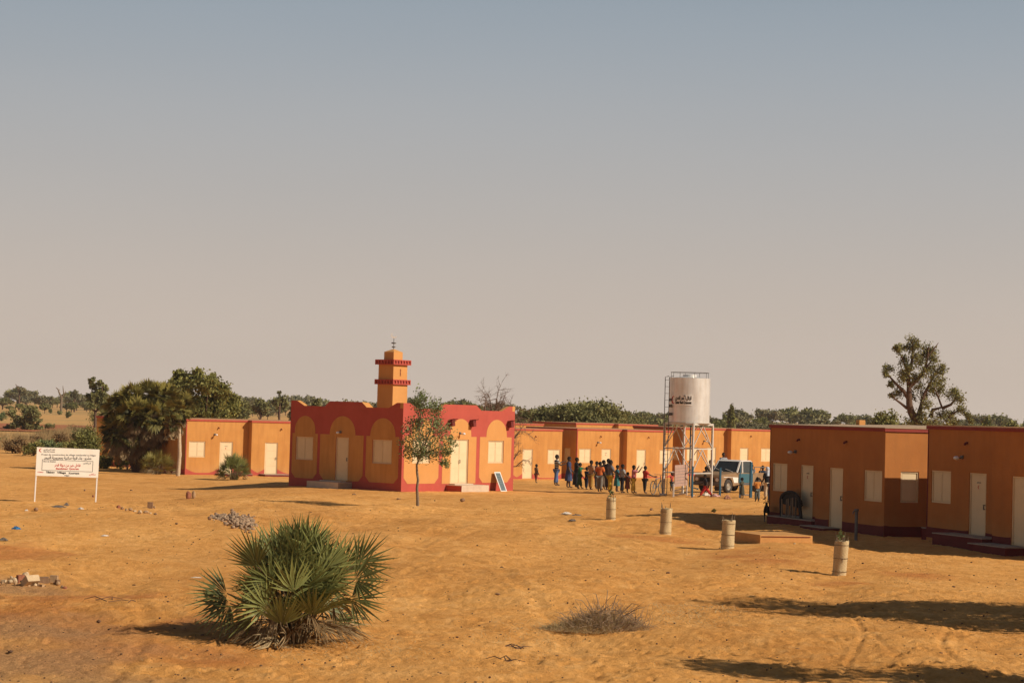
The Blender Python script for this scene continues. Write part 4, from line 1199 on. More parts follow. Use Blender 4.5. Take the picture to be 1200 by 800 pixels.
# bare tree behind the mosque
def bare(px, y, top, halfw, label, seed, n0=9, name='bare_tree', low=.35):
    b = at(px, y); r = np.random.default_rng(seed); mb = MB(); H = zat(px, top, y) - b.z; W = halfw / FPX * y
    mb.tube([(0, 0, -.1), (.03, 0, H * .25), (0, .02, H * .5)], [H * .035, H * .028, H * .02], 7, cap=False)
    def twig(a, d, L, rad, k):
        pts = [np.array(a)]; dd = np.array(d, float)
        for i in range(4):
            dd = dd + r.normal(size=3) * .2; dd /= np.linalg.norm(dd); pts.append(pts[-1] + dd * L / 4)
        mb.tube([Vector(q) for q in pts], [rad * (1 - .2 * i) for i in range(5)], 4 if rad > .02 else 3, cap=False)
        if k:
            for _ in range(5):
                j = int(r.integers(1, 5)); nd_ = dd + r.normal(size=3) * .75; nd_ /= np.linalg.norm(nd_)
                twig(pts[j], nd_, L * (.4 + .25 * r.random()), rad * .5, k - 1)
    for i in range(n0):
        u = -1 + 2 * i / (n0 - 1); up_ = H * (1 - .38 * abs(u) ** 1.6) * (.92 + .08 * r.random())
        z0 = H * (low + .12 * (1 - abs(u))); e = np.array([u * W, r.normal() * W * .4, up_]); a = np.array([0, 0, z0])
        d = (e - a) * .72; m_ = a + d * .5 + np.array([0, 0, -.06 * H * abs(u)]); f = a + d
        mb.tube([Vector(a), Vector((a + m_) / 2), Vector(m_), Vector(f)], [H * .016, H * .013, H * .010, H * .007], 5, cap=False)
        for q in (m_, (m_ + f) / 2, f):
            for _ in range(2):
                dd = d / np.linalg.norm(d) + r.normal(size=3) * .55; dd /= np.linalg.norm(dd); twig(q, dd, np.linalg.norm(e - a) * .34, H * .0055, 2)
    t = empty(name, b, 0, label, 'tree'); mb.build('trunk', mat('sun bleached bark', (.23, .15, .10), (.15, .09, .06), 8), t)
bare(584, 118, 448, 38, 'leafless spreading tree rising behind the mosque parapet', 220)
bare(600, 104, 507, 24, 'bare thorny shrub sticking out behind the mosque corner', 224, 7, 'thorn_shrub', .4)

# trees along the horizon: a few kinds, copied
kinds = []
def horizon_kind(seed, umb, mt):
    pl = Plant(seed); H = 4.6; W = 6.5 if umb else 5.0
    pl.limb((0, 0, -.1), (0, 0, H * .4), .17, .1, .06, 5)
    n = 13
    for i in range(n):
        a = i * 2.4; rr = W * .36 * math.sqrt((i + .5) / n)
        c = (math.cos(a) * rr, math.sin(a) * rr, H * (.58 + .22 * pl.r.random()) - rr / W * H * (.1 if umb else .45))
        pl.limb((0, 0, H * .25), c, .07, .02, k=3)
        pl.blob(c, (W * .19, W * .19, H * (.14 if umb else .2)), 9, 16, .22, 0, .5)
    return pl, mt
spec = [(301, True, LEAF_H), (302, False, LEAF_H), (303, False, LEAF_O), (304, True, LEAF_O), (305, False, LEAF_D)]
protos = []
lab = {True: 'flat topped acacia in the distant belt of trees along the skyline', False: 'rounded bushy tree in the distant belt of trees along the skyline'}
rr_ = random.Random(5)
spots = []
for px in range(-90, 1300, 9):
    y_ = rr_.uniform(520, 760) if px < 360 else rr_.uniform(330, 640)
    h_ = rr_.choice([13, 15, 17, 20, 23]) if px < 360 else rr_.choice([15, 18, 20, 22, 24, 27])
    if 600 < px < 780: h_ *= .75
    spots.append((px + rr_.uniform(-6, 6), y_, h_ * (.9 if px < 0 else 1)))
for px in range(-60, 340, 17):
    spots.append((px + rr_.uniform(-6, 6), rr_.uniform(430, 560), rr_.choice([7, 9, 11, 13])))
for px in range(620, 1290, 16):
    spots.append((px + rr_.uniform(-6, 6), rr_.uniform(230, 330), rr_.choice([24, 27, 30])))
for n_, (px, y_, h_) in enumerate(spots):
    k_ = n_ % 5 if n_ < 5 else rr_.randrange(5)
    b = at(px, y_); sc = h_ / FPX * y_ / 4.6
    if n_ < 5:
        pl, mt_ = horizon_kind(*spec[k_])
        o = pl.finish('skyline_tree', b, lab[spec[k_][1]], 'tree', mt_, .30, BARK, 'trees along the skyline'); protos.append(o)
    else:
        src = protos[k_]; o = src.copy(); col.objects.link(o)
        for ch in src.children:
            c = ch.copy(); col.objects.link(c); c.parent = o
        o.location = b
    o.scale = (sc * rr_.uniform(.9, 1.4), sc * rr_.uniform(.9, 1.4), sc); o.rotation_euler.z = rr_.uniform(0, 6.28)

# trees beyond the picture edge whose shadows fall over the sand
for (x_, y_, sd_, lb, hh, wd_, nb) in ((14.9, 35.6, 401, 'tall tree outside the frame shading the sand near the last tree guard', 7.3, 2.7, 30), (11.9, 26.0, 402, 'thin tree outside the frame casting the long shadow along the lower edge', 6.8, 1.5, 11), (18.6, 35.0, 403, 'second tree outside the frame shading the sand', 6.4, 3.0, 26)):
    pl = Plant(sd_); pl.limb((0, 0, -.1), (0, 0, 2.0), .12, .09, .03, 7)
    nb = int(nb * 1.3)
    for i in range(nb):
        a = i * 2.4; q = wd_ * math.sqrt((i + .5) / nb)
        c = (math.cos(a) * q, math.sin(a) * q * (.4 if wd_ < 2 else 1.0), 2.4 + (hh - 2.8) * pl.r.random() * (1 - .4 * q / wd_)); pl.limb((0, 0, 1.8), c, .05, .015)
        pl.blob(c, .75, 16, 34, .26, .008, .5)
    pl.finish('acacia', (x_, y_, -.02), lb, 'tree', LEAF_O, .07, BARK)

# dry thorn bush on the open sand
def thorn_heap():
    b = P(707, 738); t = empty('dry_thorn_bush', b, 0, 'low heap of dry thorn twigs and straw on the open sand', 'bush')
    r = np.random.default_rng(9); mb = MB()
    for i in range(520):
        a = r.random() * 2 * PI; q = r.random() ** .6
        x0, y0 = math.cos(a) * q * .72 + .08, math.sin(a) * q * .45
        L = .15 + .32 * r.random(); az = a + r.normal() * 1.6; el = r.random() * 1.1
        d = np.array([math.cos(az) * math.cos(el), math.sin(az) * math.cos(el), math.sin(el)])
        p0 = np.array([x0, y0, .03 + .38 * (1 - q ** 1.5) * r.random()]); pts = [p0]
        for k in range(3):
            d = d + r.normal(size=3) * .25; d[2] -= .12; d /= np.linalg.norm(d); p0 = p0 + d * L / 3; p0[2] = max(p0[2], .01); pts.append(p0)
        mb.tube([Vector(v) for v in pts], [.006, .0045, .0035, .002], 3, cap=False)
    for (x, z, dx) in ((.05, .68, 0), (-.3, .5, -.2), (.42, .46, .16), (.5, .4, .2), (.2, .6, .05), (-.1, .62, -.1)):
        mb.tube([Vector((x * .3, 0, .05)), Vector((x * .7, r.normal() * .1, z * .6)), Vector((x + dx * .4, r.normal() * .15, z)), Vector((x + dx, r.normal() * .15, z + .02))], [.012, .01, .007, .003], 4, cap=False)
    mb.build('twig_heap', TWIGP, t)
    V, F, T = [], [], []
    for i in range(3200):
        a = r.random() * 2 * PI; q = r.random() ** .55
        x0 = math.cos(a) * q * 1.05 - .06; y0 = math.sin(a) * q * .6
        h_ = max(.04, .40 * (1 - q ** 1.5)) * (.4 + .7 * r.random())
        e = r.normal(size=2) * .17; w_ = .004 + .004 * r.random()
        o = len(V); V += [(x0 - w_, y0, 0), (x0 + w_, y0, 0), (x0 + e[0], y0 + e[1], h_)]; F.append((o, o + 1, o + 2)); T += [r.random()] * 3
    np_mesh('straw', V, F, STRAW, t, T)
thorn_heap()
def straw_patch(px, py, rx, ry, n, h, seed, label):
    b = P(px, py); r = np.random.default_rng(seed); V, F, T = [], [], []
    for i in range(n):
        x0, y0 = r.normal() * rx * .5, r.normal() * ry * .5
        lay = r.random() < .6; L = (.05 + .12 * r.random()); a = r.random() * 2 * PI
        z0 = float(zg(b.x + x0, b.y + y0)) - b.z
        w_ = .003 + .003 * r.random()
        tip = (x0 + math.cos(a) * L, y0 + math.sin(a) * L, z0 + .045 if lay else z0 + h * r.random())
        o = len(V); V += [(x0 - w_, y0, z0 + .012), (x0 + w_, y0 + w_, z0 + .012), tip]; F.append((o, o + 1, o + 2)); T += [r.random()] * 3
    o = np_mesh('dry_grass', V, F, STRAW, None, T); o.location = b
    tag(o, label, 'grass', None, 'stuff')
def tall_grass(px, py, rx, ry, n, h, seed, label):
    b = P(px, py); r = np.random.default_rng(seed); V, F, T = [], [], []
    cl = [(r.normal() * rx * .5, r.normal() * ry * .5, r.uniform(.6, 1.1)) for _ in range(max(4, n // 60))]
    for i in range(n):
        c = cl[i % len(cl)]; x0, y0 = c[0] + r.normal() * .22, c[1] + r.normal() * .22
        z0 = float(zg(b.x + x0, b.y + y0)) - b.z; hh = h * c[2] * (.5 + .6 * r.random()); w_ = .012 + .014 * r.random()
        e = r.normal(size=2) * .3 * hh
        o = len(V); V += [(x0 - w_, y0, z0), (x0 + w_, y0, z0), (x0 + e[0], y0 + e[1], z0 + hh)]; F.append((o, o + 1, o + 2)); T += [r.random()] * 3
    o = np_mesh('dry_grass', V, F, STRAW, None, T); o.location = b
    tag(o, label, 'grass', None, 'stuff')
tall_grass(20, 527, 3.2, 4, 1500, 1.25, 51, 'tall brown dry grass beside the brown bush behind the notice board')
tall_grass(66, 517, 5.5, 9, 2600, 1.3, 52, 'belt of dry grass between the red road and the notice board')
tall_grass(124, 540, 2.2, 3, 1500, 1.3, 53, 'pale dry grass clump at the foot of the palm clump')
tall_grass(95, 514, 5, 9, 1800, 1.5, 54, 'dry grass round the olive bush beyond the notice board')
tall_grass(30, 512, 9, 12, 1600, .8, 55, 'thin dry grass by the red road at the picture edge')
straw_patch(806, 716, 1.1, 2.6, 900, .10, 31, 'thin pale dry grass scattered on the sand beside the thorn bush')
straw_patch(620, 742, .9, 1.6, 350, .08, 32, 'thin straw on the sand on the other side of the thorn bush')
straw_patch(385, 762, 2.0, 1.6, 500, .06, 33, 'fallen dry leaf scraps round the foot of the large palm bush')
straw_patch(700, 780, 9, 4, 500, .04, 34, 'straw scraps strewn over the sand along the lower edge')

# ------------------------------------------------------------------ notice board by the palms
def sign_board():
    a = P(40.5, 587.5); W0 = 2.45; rz = R(22)
    t = empty('notice_board', a, rz, 'large white project notice board on two thin posts, red crescent in its corner', 'notice board')
    lean = Matrix.Rotation(R(1.2), 4, 'Y')
    z0, z1 = 1.05, 2.20
    for x in (0.0, W0):
        mb = MB(); mb.bar(lean @ Vector((x, 0, -.32)), lean @ Vector((x, 0, z1 + .0)), .06, .05); mb.build('post', WHITE, t)
    mb = MB(); mb.box((-.035, -.05, z0), (W0 + .035, -.027, z1), 0, lean); bd = mb.build('panel', mat('cream white sign sheet', (.80, .74, .64), (.76, .69, .58), 3, .5), t)
    mb = MB(); y = -.0545
    for bx in (((.20, y, z0 + .24), (.215, -.0505, z1 - .50)), ((W0 - .215, y, z0 + .24), (W0 - .20, -.0505, z1 - .50)), ((.2, y, z0 + .225), (W0 - .2, -.0505, z0 + .24)), ((.2, y, z1 - .5), (W0 - .2, -.0505, z1 - .485))):
        mb.box(*bx, 0, lean)
    mb.build('printed_frame_line', BLACK, bd)
    cm = crescent_mb(.075, .004); e = MB(); T = lean @ Matrix.Translation((.13, -.053, z1 - .12))
    e.add([T @ Vector(v) for v in cm.v], cm.f); e.build('crescent_emblem', REDPRINT, bd)
    def tx(body, x, z, s, m_, w=None, bold=.002, al='CENTER'):
        v = lean @ Vector((x, -.052, z))
        text_mesh('lettering', body, s, m_, bd, v, (R(90), 0, 0), w, bold, .0015, al)
    c = W0 / 2
    tx(arabic('الهلال الأحمر القطري'), .46, z1 - .085, .075, GREYM, .46)
    tx('Qatar Red Crescent', .46, z1 - .165, .07, GREYM, .46)
    tx('Projet de construction de village residentiel au Niger', c + .03, z1 - .27, .085, GREYM, W0 - .25)
    tx(arabic('مشروع بناء قرية سكنية بجمهورية النيجر'), c, z1 - .39, .15, BLACK, W0 - .55, .004)
    tx('Nom du donateur', .50, z1 - .56, .07, BLACK, .5); tx(arabic('اسم المتبرع'), W0 - .45, z1 - .575, .08, BLACK, .32)
    tx(arabic('فاعل خير من دولة قطر'), c, z1 - .69, .14, REDPRINT, 1.05, .004)
    tx('Bienfaiteur Qatarien', c, z1 - .83, .10, REDPRINT, .92, .003)
    tx('Lieu', .16, z0 + .15, .07, REDPRINT, .22); tx('Tillabery', .55, z0 + .155, .11, BLACK, .36, .004); tx('Village', 1.0, z0 + .155, .11, BLACK, .36, .004); tx('Kourteye', 1.5, z0 + .15, .11, BLACK, .42, .004); tx(arabic('مكان'), W0 - .2, z0 + .13, .09, REDPRINT, .26)
    tx('Niger', c, z0 + .05, .075, BLACK, .2)
sign_board()

# ------------------------------------------------------------------ water tower
def water_tower():
    z = float(zg(8.9, 96)) ; sx_, sy_ = 1.85, 1.62
    t = empty('water_tower', (8.88, 95.0, z), R(54), 'white cylindrical water tank with red crescent panel on a four legged lattice frame', 'water tower')
    cs = [(0, 0), (sx_, 0), (sx_, sy_), (0, sy_)]; H = 3.5
    for x, y in cs:
        mb = MB(); mb.box((x - .045, y - .045, -.2), (x + .045, y + .045, H)); mb.box((x - .13, y - .13, -.2), (x + .13, y + .13, .04)); mb.build('leg', STEEL, t)
    for i in range(4):
        a, b = Vector((*cs[i], 0)), Vector((*cs[(i + 1) % 4], 0)); zv = Vector((0, 0, 1)); m_ = (a + b) / 2
        for h in (1.08, 2.26):
            mb = MB(); mb.bar(a + zv * h, b + zv * h, .05); mb.build('cross_beam', STEEL, t)
        mb = MB(); mb.bar(a + zv * (H - .05), b + zv * (H - .05), .09, .1); mb.build('top_beam', STEEL, t)
        for h0, h1 in ((1.11, 2.23), (2.29, H - .1)):
            for e in (a, b):
                mb = MB(); mb.bar(e + zv * h0, m_ + zv * h1, .035); mb.build('brace', STEEL, t)
    cx, cy = sx_ / 2, sy_ / 2
    mb = MB()
    mb.lathe([(1.06, 0), (1.06, .045), (0, .046)], 32, 0, (cx, cy), False); mb.v = [(v[0], v[1], v[2] + H) for v in mb.v]
    for k in range(5): mb.box((-.05, sy_ * k / 4 - .04, H - .09), (sx_ + .05, sy_ * k / 4 + .04, H - .001))
    pf = mb.build('platform', STEEL, t)
    mb = MB(); r = 1.0; zb, zt = H + .05, H + 2.17
    prof = [(0, zb), (r, zb)]
    for k in range(13):
        prof += [(r, zb + (zt - zb) * k / 12 + .002)]
    prof += [(r, zt + .03), (r * .35, zt + .1), (r * .34, zt + .2), (0, zt + .22)]
    mb.lathe(prof[:2], 48, 0, (cx, cy), False); mb.lathe(prof[1:-4], 48, 0, (cx, cy)); mb.lathe(prof[-5:], 48, 0, (cx, cy), False); tank = mb.build('tank', TANKM, t)
    for k in range(8):
        a = 2 * PI * k / 8
        mb = MB(); mb.tube([(cx + .93 * math.cos(a), cy + .93 * math.sin(a), zt + .02), (cx + .93 * math.cos(a), cy + .93 * math.sin(a), zt + .30)], .012, 5); mb.build('rail_post', GREYM, tank)
    mb = MB(); ring = [(cx + .93 * math.cos(2 * PI * k / 32), cy + .93 * math.sin(2 * PI * k / 32), zt + .30) for k in range(33)]; mb.tube(ring, .013, 5); mb.build('guard_rail', GREYM, tank)
    # panel with the emblem, wrapped round the sheet
    camdir = math.atan2(-(95 + .8), -(8.9)) - R(54)      # towards the camera, in the tower's frame
    a0 = camdir - R(25)
    def bend(o, off):
        for v in o.data.vertices:
            a = a0 + v.co.x / r; zz = v.co.z if abs(v.co.z) > 1e-9 or True else 0
            rad = r + off - v.co.y
            v.co = Vector((cx + rad * math.cos(a), cy + rad * math.sin(a), zz))
    mb = MB(); n = 20; wv = .58; zc0, zc1 = H + .86, H + 1.36
    for k in range(n):
        x0, x1 = -wv + 2 * wv * k / n, -wv + 2 * wv * (k + 1) / n
        mb.box((x0, -.006, zc0), (x1, 0, zc1))
    pan = mb.build('emblem_panel', mat('white panel paint', (.86, .82, .75), None, 6, .6), tank); bend(pan, .012)
    def fl(o): # text lies in xy: lift to xz
        for v in o.data.vertices: v.co = Vector((v.co.x, -v.co.z, v.co.y))
    for body, zc, s_, w_ in ((arabic('الهلال الأحمر القطري'), H + 1.21, .24, .84), ('Qatar Red Crescent', H + .99, .17, .84)):
        o = text_mesh('lettering', body, s_, BLACK, pan, (0, 0, 0), (0, 0, 0), w_, .012, .001, 'CENTER'); fl(o)
        for v in o.data.vertices: v.co.x += .12; v.co.z += zc; v.co.y -= .002
        bend(o, .02)
    cm = crescent_mb(.19, .002); e = MB(); e.add([(v[0] * .75 - .42, v[1] - .004, v[2] + H + 1.11) for v in cm.v], cm.f); o = e.build('crescent_emblem', REDPRINT, pan); bend(o, .02)
    # ladder up the shaded side
    mb = MB(); lx, ly = -.11, sy_ - .16
    A_, B_ = Vector((lx, ly - .12, 0)), Vector((lx - .0, ly + .12, 0))
    for q in (A_, B_): mb.tube([q, q + Vector((0, 0, zt + .05)), q + Vector((.15, -.12, zt + .1))], .02, 5)
    for k in range(17): mb.tube([A_ + Vector((0, 0, .3 + .33 * k)), B_ + Vector((0, 0, .3 + .33 * k))], .012, 4)
    mb.build('ladder', GREYM, t)
    mb = MB(); mb.tube([(cx + .2, cy, H), (cx + .2, cy, .4), (cx + .2, cy - .5, .3)], .035, 7); mb.build('outlet_pipe', BLUEP, t)
    mb = MB()
    for k, zz in enumerate((H + .35, H + .75, H + 1.05)):
        mb = MB(); mb.box((lx + .03, ly - .22, zz), (lx + .14, ly - .1, zz + .14)); mb.build('ladder_bracket', GREYM, t)
water_tower()

# board beside the tower
def tower_board():
    p = P(789, 582); q = P(804.5, 580); d = q - p; rz = math.atan2(d.y, d.x); W_ = math.hypot(d.x, d.y)
    t = empty('information_board', p, rz, 'reddish grey board with faint lines between white posts beside the tower', 'notice board')
    for x, h in ((0, .62), (W_, 1.5)):
        mb = MB(); mb.box((x - .03, -.03, -.2), (x + .03, .03, h)); mb.build('post', WHITE, t)
    mb = MB(); mb.box((.035, -.045, .48), (W_ - .035, -.02, 1.5)); b_ = mb.build('board', mat('faded reddish board', (.42, .27, .21), (.34, .21, .16), 6, .8), t)
    mb = MB()
    for k in range(6):
        mb.box((.08, -.049, .62 + k * .14), (W_ - .08 - .08 * (k % 3), -.0455, .635 + k * .14))
    mb.build('faded_stripe', GREYM, b_)
    mb = MB(); mb.bar((.03, 0, .30), (W_ - .03, 0, .34), .05); mb.bar((.03, 0, .08), (W_ - .03, 0, .1), .05); mb.build('cross_rail', BARK, t)
tower_board()

def post(px, py, h, w_, m_, label, name='metal_post', cat='post', lean=0):
    p = P(px, py); t = empty(name, p, R(20), label, cat)
    mb = MB(); mb.bar((0, 0, -.15), (lean, 0, h), w_); mb.box((lean - w_ * .6, -w_ * .6, h), (lean + w_ * .6, w_ * .6, h + .015)); mb.build('shaft', m_, t)
    return t
post(811, 582.5, 1.45, .07, BLUEP, 'thin blue post between the back leg and front leg of the water tower')
post(843.5, 581, 1.35, .08, BLUEP, 'blue post standing just outside the tower leg, by the pickup wheel')
post(778.5, 577, 1.35, .03, BARK, 'thin brown stick standing between bicycle and water tower', 'stick', 'stick', .04)
post(717.5, 572, 1.2, .02, BARK, 'thin stick rising behind the crowd', 'stick', 'stick')

# blue gate frame in front of the pickup door
def gate_frame():
    p = P(879.5, 583); t = empty('gate_frame', p, R(25), 'tall blue steel gate frame standing in front of the pickup door', 'gate')
    mb = MB(); mb.box((-.055, -.05, -.15), (.055, .05, 1.68)); mb.build('post', BLUEP, t)
    mb = MB(); mb.box((-.62, -.02, -.15), (-.58, .02, 1.5)); mb.build('post', BLUEP, t)
    for z in (.12, .62):
        mb = MB(); mb.box((-.579, -.015, z), (-.056, .015, z + .04)); mb.build('cross_rail', BLUEP, t)
gate_frame()

# ------------------------------------------------------------------ pickup
def pickup():
    hd = math.atan2(-.77, -.64)
    fl = P(852, 577.5)
    h = Vector((math.cos(hd), math.sin(hd), 0)); l = Vector((-math.sin(hd), math.cos(hd), 0))
    org = fl - h * 1.35 - l * .72
    t = empty('pickup_truck', (org.x, org.y, fl.z), hd, 'old pickup with white cab, teal door and mud brown bonnet behind the gate frame', 'pickup truck')
    TAN = mat('dusty tan paint', (.30, .19, .10), (.22, .13, .065), 4, .6); WH = mat('dusty white car paint', (.74, .70, .63), (.66, .60, .52), 4, .45)
    TEAL = mat('teal car paint', (.035, .12, .155), (.05, .12, .14), 4, .45); GL = mat('dark dusty glass', (.05, .055, .05), (.035, .04, .035), 5, .2, spec=.6); RUB = mat('dusty tyre rubber', (.07, .055, .045), (.04, .034, .03), 12, .9); RIM = mat('dusty rim', (.33, .28, .22), (.24, .2, .15), 9, .6)
    W2 = .8
    def arch(cx_, r_, z_): return [(cx_ + r_ * math.cos(a), max(z_, .36 + r_ * math.sin(a))) for a in [PI - PI * k / 8 for k in range(9)]][::-1]
    def prism(pts, y0, y1, m_, name, parent, mats=None):
        mb = MB(); n = len(pts)
        tri = tessellate_polygon([[Vector((x, z_, 0)) for x, z_ in pts]])
        for y in (y0, y1): pass
        vs = [(x, y0, z_) for x, z_ in pts] + [(x, y1, z_) for x, z_ in pts]
        mb.add(vs, [tuple(k) for k in tri] + [tuple(n + i for i in k) for k in tri] + [(i, (i + 1) % n, n + (i + 1) % n, n + i) for i in range(n)])
        o = mb.build(name, m_, parent)
        bm = bmesh.new(); bm.from_mesh(o.data); bmesh.ops.recalc_face_normals(bm, faces=bm.faces); bm.to_mesh(o.data); bm.free()
        bv = o.modifiers.new('edge', 'BEVEL'); bv.width = .02; bv.segments = 2; bv.limit_method = 'ANGLE'; bv.angle_limit = R(40)
        return o
    ar1 = [(1.35 + .42 * math.cos(a), .36 + .42 * math.sin(a)) for a in [PI * k / 8 for k in range(9)]]
    ar2 = [(-1.45 + .42 * math.cos(a), .36 + .42 * math.sin(a)) for a in [PI * k / 8 for k in range(9)]]
    body = prism([(2.12, .36)] + ar1 + ar2 + [(-2.4, .40), (-2.4, .92), (-1.0, .92), (-1.0, 1.0), (.47, 1.04), (2.02, .92), (2.16, .82)], -W2, W2, TAN, 'body', t)
    prism([(2.14, .845), (2.03, .945), (.50, 1.065), (.50, 1.04), (2.02, .925), (2.12, .83)], -.76, .76, TAN, 'bonnet', t)
    prism([(.44, .5), (.44, .985), (-.9, .985), (-.9, .50)], W2 + .002, W2 + .022, TEAL, 'door', t)
    prism([(.86, .52), (.49, .52), (.49, .80), (1.9, .84), (1.75, .80), (1.0, .80)], W2 + .002, W2 + .016, WH, 'wing_panel', t)
    # cab: pillars and roof with glass between
    cab = prism([(.14, 1.60), (.02, 1.66), (-.90, 1.66), (-.98, 1.60)], -.68, .68, WH, 'cab_roof', t)
    def pillar(a, b): 
        mb = MB(); mb.bar(a, b, .07, .06); mb.build('pillar', WH, t)
    for s_ in (-1, 1):
        pillar((.52, s_ * .74, 1.02), (.10, s_ * .66, 1.61)); pillar((-.94, s_ * .74, 1.0), (-.94, s_ * .66, 1.61)); pillar((-.02, s_ * .74, 1.01), (-.10, s_ * .66, 1.61))
    def quad(name, pts, m_, parent=t):
        mb = MB(); a, b, c, d = [Vector(p) for p in pts]; nrm = (b - a).cross(d - a).normalized() * .008
        vs = [a, b, c, d, a + nrm, b + nrm, c + nrm, d + nrm]
        mb.add(vs, [(0, 3, 2, 1), (4, 5, 6, 7), (0, 1, 5, 4), (1, 2, 6, 5), (2, 3, 7, 6), (3, 0, 4, 7)]); return mb.build(name, m_, parent)
    quad('windscreen', [(.52, -.72, 1.05), (.52, .72, 1.05), (.11, .64, 1.60), (.11, -.64, 1.60)], GL)
    for s_ in (-1, 1):
        quad('side_window', [(-.05, s_ * .73, 1.02), (-.90, s_ * .73, 1.02), (-.90, s_ * .66, 1.59), (-.12, s_ * .66, 1.59)], GL)
        quad('quarter_window', [(.46, s_ * .73, 1.03), (.01, s_ * .73, 1.02), (-.07, s_ * .66, 1.59), (.12, s_ * .66, 1.59)], GL)
    quad('rear_window', [(-.98, -.68, 1.0), (-.98, .68, 1.0), (-.96, .64, 1.6), (-.96, -.64, 1.6)], GL)
    # load bed
    mb = MB()
    mb.box((-2.38, -.72, .93), (-1.04, .72, .95)); 
    for s_ in (-1, 1): mb.box((-2.38, s_ * .76 - .03, .925), (-1.04, s_ * .76 + .03, 1.02))
    bed = mb.build('load_bed', TAN, t)
    mb = MB()
    for s_ in (-1, 1):
        for x in (-2.3, -1.7, -1.1): mb.bar((x, s_ * .76, 1.0), (x, s_ * .76, 1.32), .035)
        mb.bar((-2.33, s_ * .76, 1.32), (-1.07, s_ * .76, 1.32), .04)
    mb.build('bed_rail', GREYM, bed)
    mb = MB(); mb.box((2.13, -.82, .38), (2.24, .82, .54)); mb.build('bumper', GREYM, t, bevel=.02)
    mb = MB(); mb.box((2.125, -.45, .58), (2.165, .45, .78)); mb.build('radiator_grille', BLACK, t)
    for s_ in (-1, 1):
        mb = MB(); mb.ell((2.15, s_ * .62, .68), (.03, .1, .1), 12, 6); mb.build('headlight', WHITE, t)
        mb = MB(); mb.box((.50, s_ * .92 - .05, 1.05), (.54, s_ * .92 + .05, 1.22)); mb.bar((.50, s_ * .80, 1.02), (.52, s_ * .90, 1.1), .02); mb.build('mirror', GREYM, t)
    mb = MB(); mb.bar((.55, -.1, 1.08), (.44, -.62, 1.22), .018)
    mb.build('wiper', WHITE, t); mb = MB(); mb.bar((.55, .5, 1.08), (.45, .0, 1.2), .018); mb.build('wiper', WHITE, t)
    for x in (1.35, -1.45):
        for s_ in (-1, 1):
            mb = MB(); prof = [(.20, -.1), (.31, -.105), (.345, -.07), (.35, 0), (.345, .07), (.31, .105), (.20, .1)]
            mb.lathe(prof, 28); mb.v = [(x + v[0], s_ * .72 + v[2], .35 + v[1]) for v in mb.v]; ty = mb.build('tyre', RUB, t)
            mb = MB(); mb.lathe([(.0, .05), (.07, .06), (.09, .03), (.17, .035), (.2, .09), (.2, -.09), (0, -.09)], 24); mb.v = [(x + v[0], s_ * (.72 + v[2]), .35 + v[1]) for v in mb.v]; mb.build('rim', RIM, ty)
    return t
pickup()

def bicycle():
    b = P(770, 579); t = empty('bicycle', b, R(62), 'grey blue bicycle held by the person in red shirt', 'bicycle')
    BL = mat('worn blue frame', (.10, .19, .26), (.07, .13, .18), 9, .5)
    for x in (-.5, .5):
        mb = MB(); ring = [(x + .33 * math.cos(a), 0, .34 + .33 * math.sin(a)) for a in [2 * PI * k / 24 for k in range(25)]]; mb.tube(ring, .022, 5, cap=False); wh = mb.build('wheel', GREYM, t)
        mb = MB()
        for k in range(8):
            a = PI * k / 8; mb.tube([(x + .31 * math.cos(a), 0, .34 + .31 * math.sin(a)), (x - .31 * math.cos(a), 0, .34 - .31 * math.sin(a))], .003, 3)
        mb.build('spokes', GREYM, wh)
    mb = MB()
    for a, c in (((-.5, 0, .34), (-.05, 0, .32)), ((-.05, 0, .32), (-.18, 0, .82)), ((-.18, 0, .76), (.38, 0, .80)), ((-.05, 0, .32), (.40, 0, .70)), ((-.5, 0, .34), (-.18, 0, .76)), ((.36, 0, .92), (.5, 0, .34))): mb.tube([a, c], .017, 6)
    mb.build('frame', BL, t)
    mb = MB(); mb.tube([(.22, -.26, .98), (.36, -.22, .97), (.37, 0, .96), (.36, .22, .97), (.22, .26, .98)], .013, 6); mb.build('handlebar', GREYM, t)
    mb = MB(); mb.ell((-.2, 0, .88), (.14, .07, .035), 10, 5); mb.build('saddle', BLACK, t)
bicycle()
post(775.8, 579.5, 1.05, .035, BLUEP, 'short blue pole standing behind the bicycle handlebar', 'metal_post')

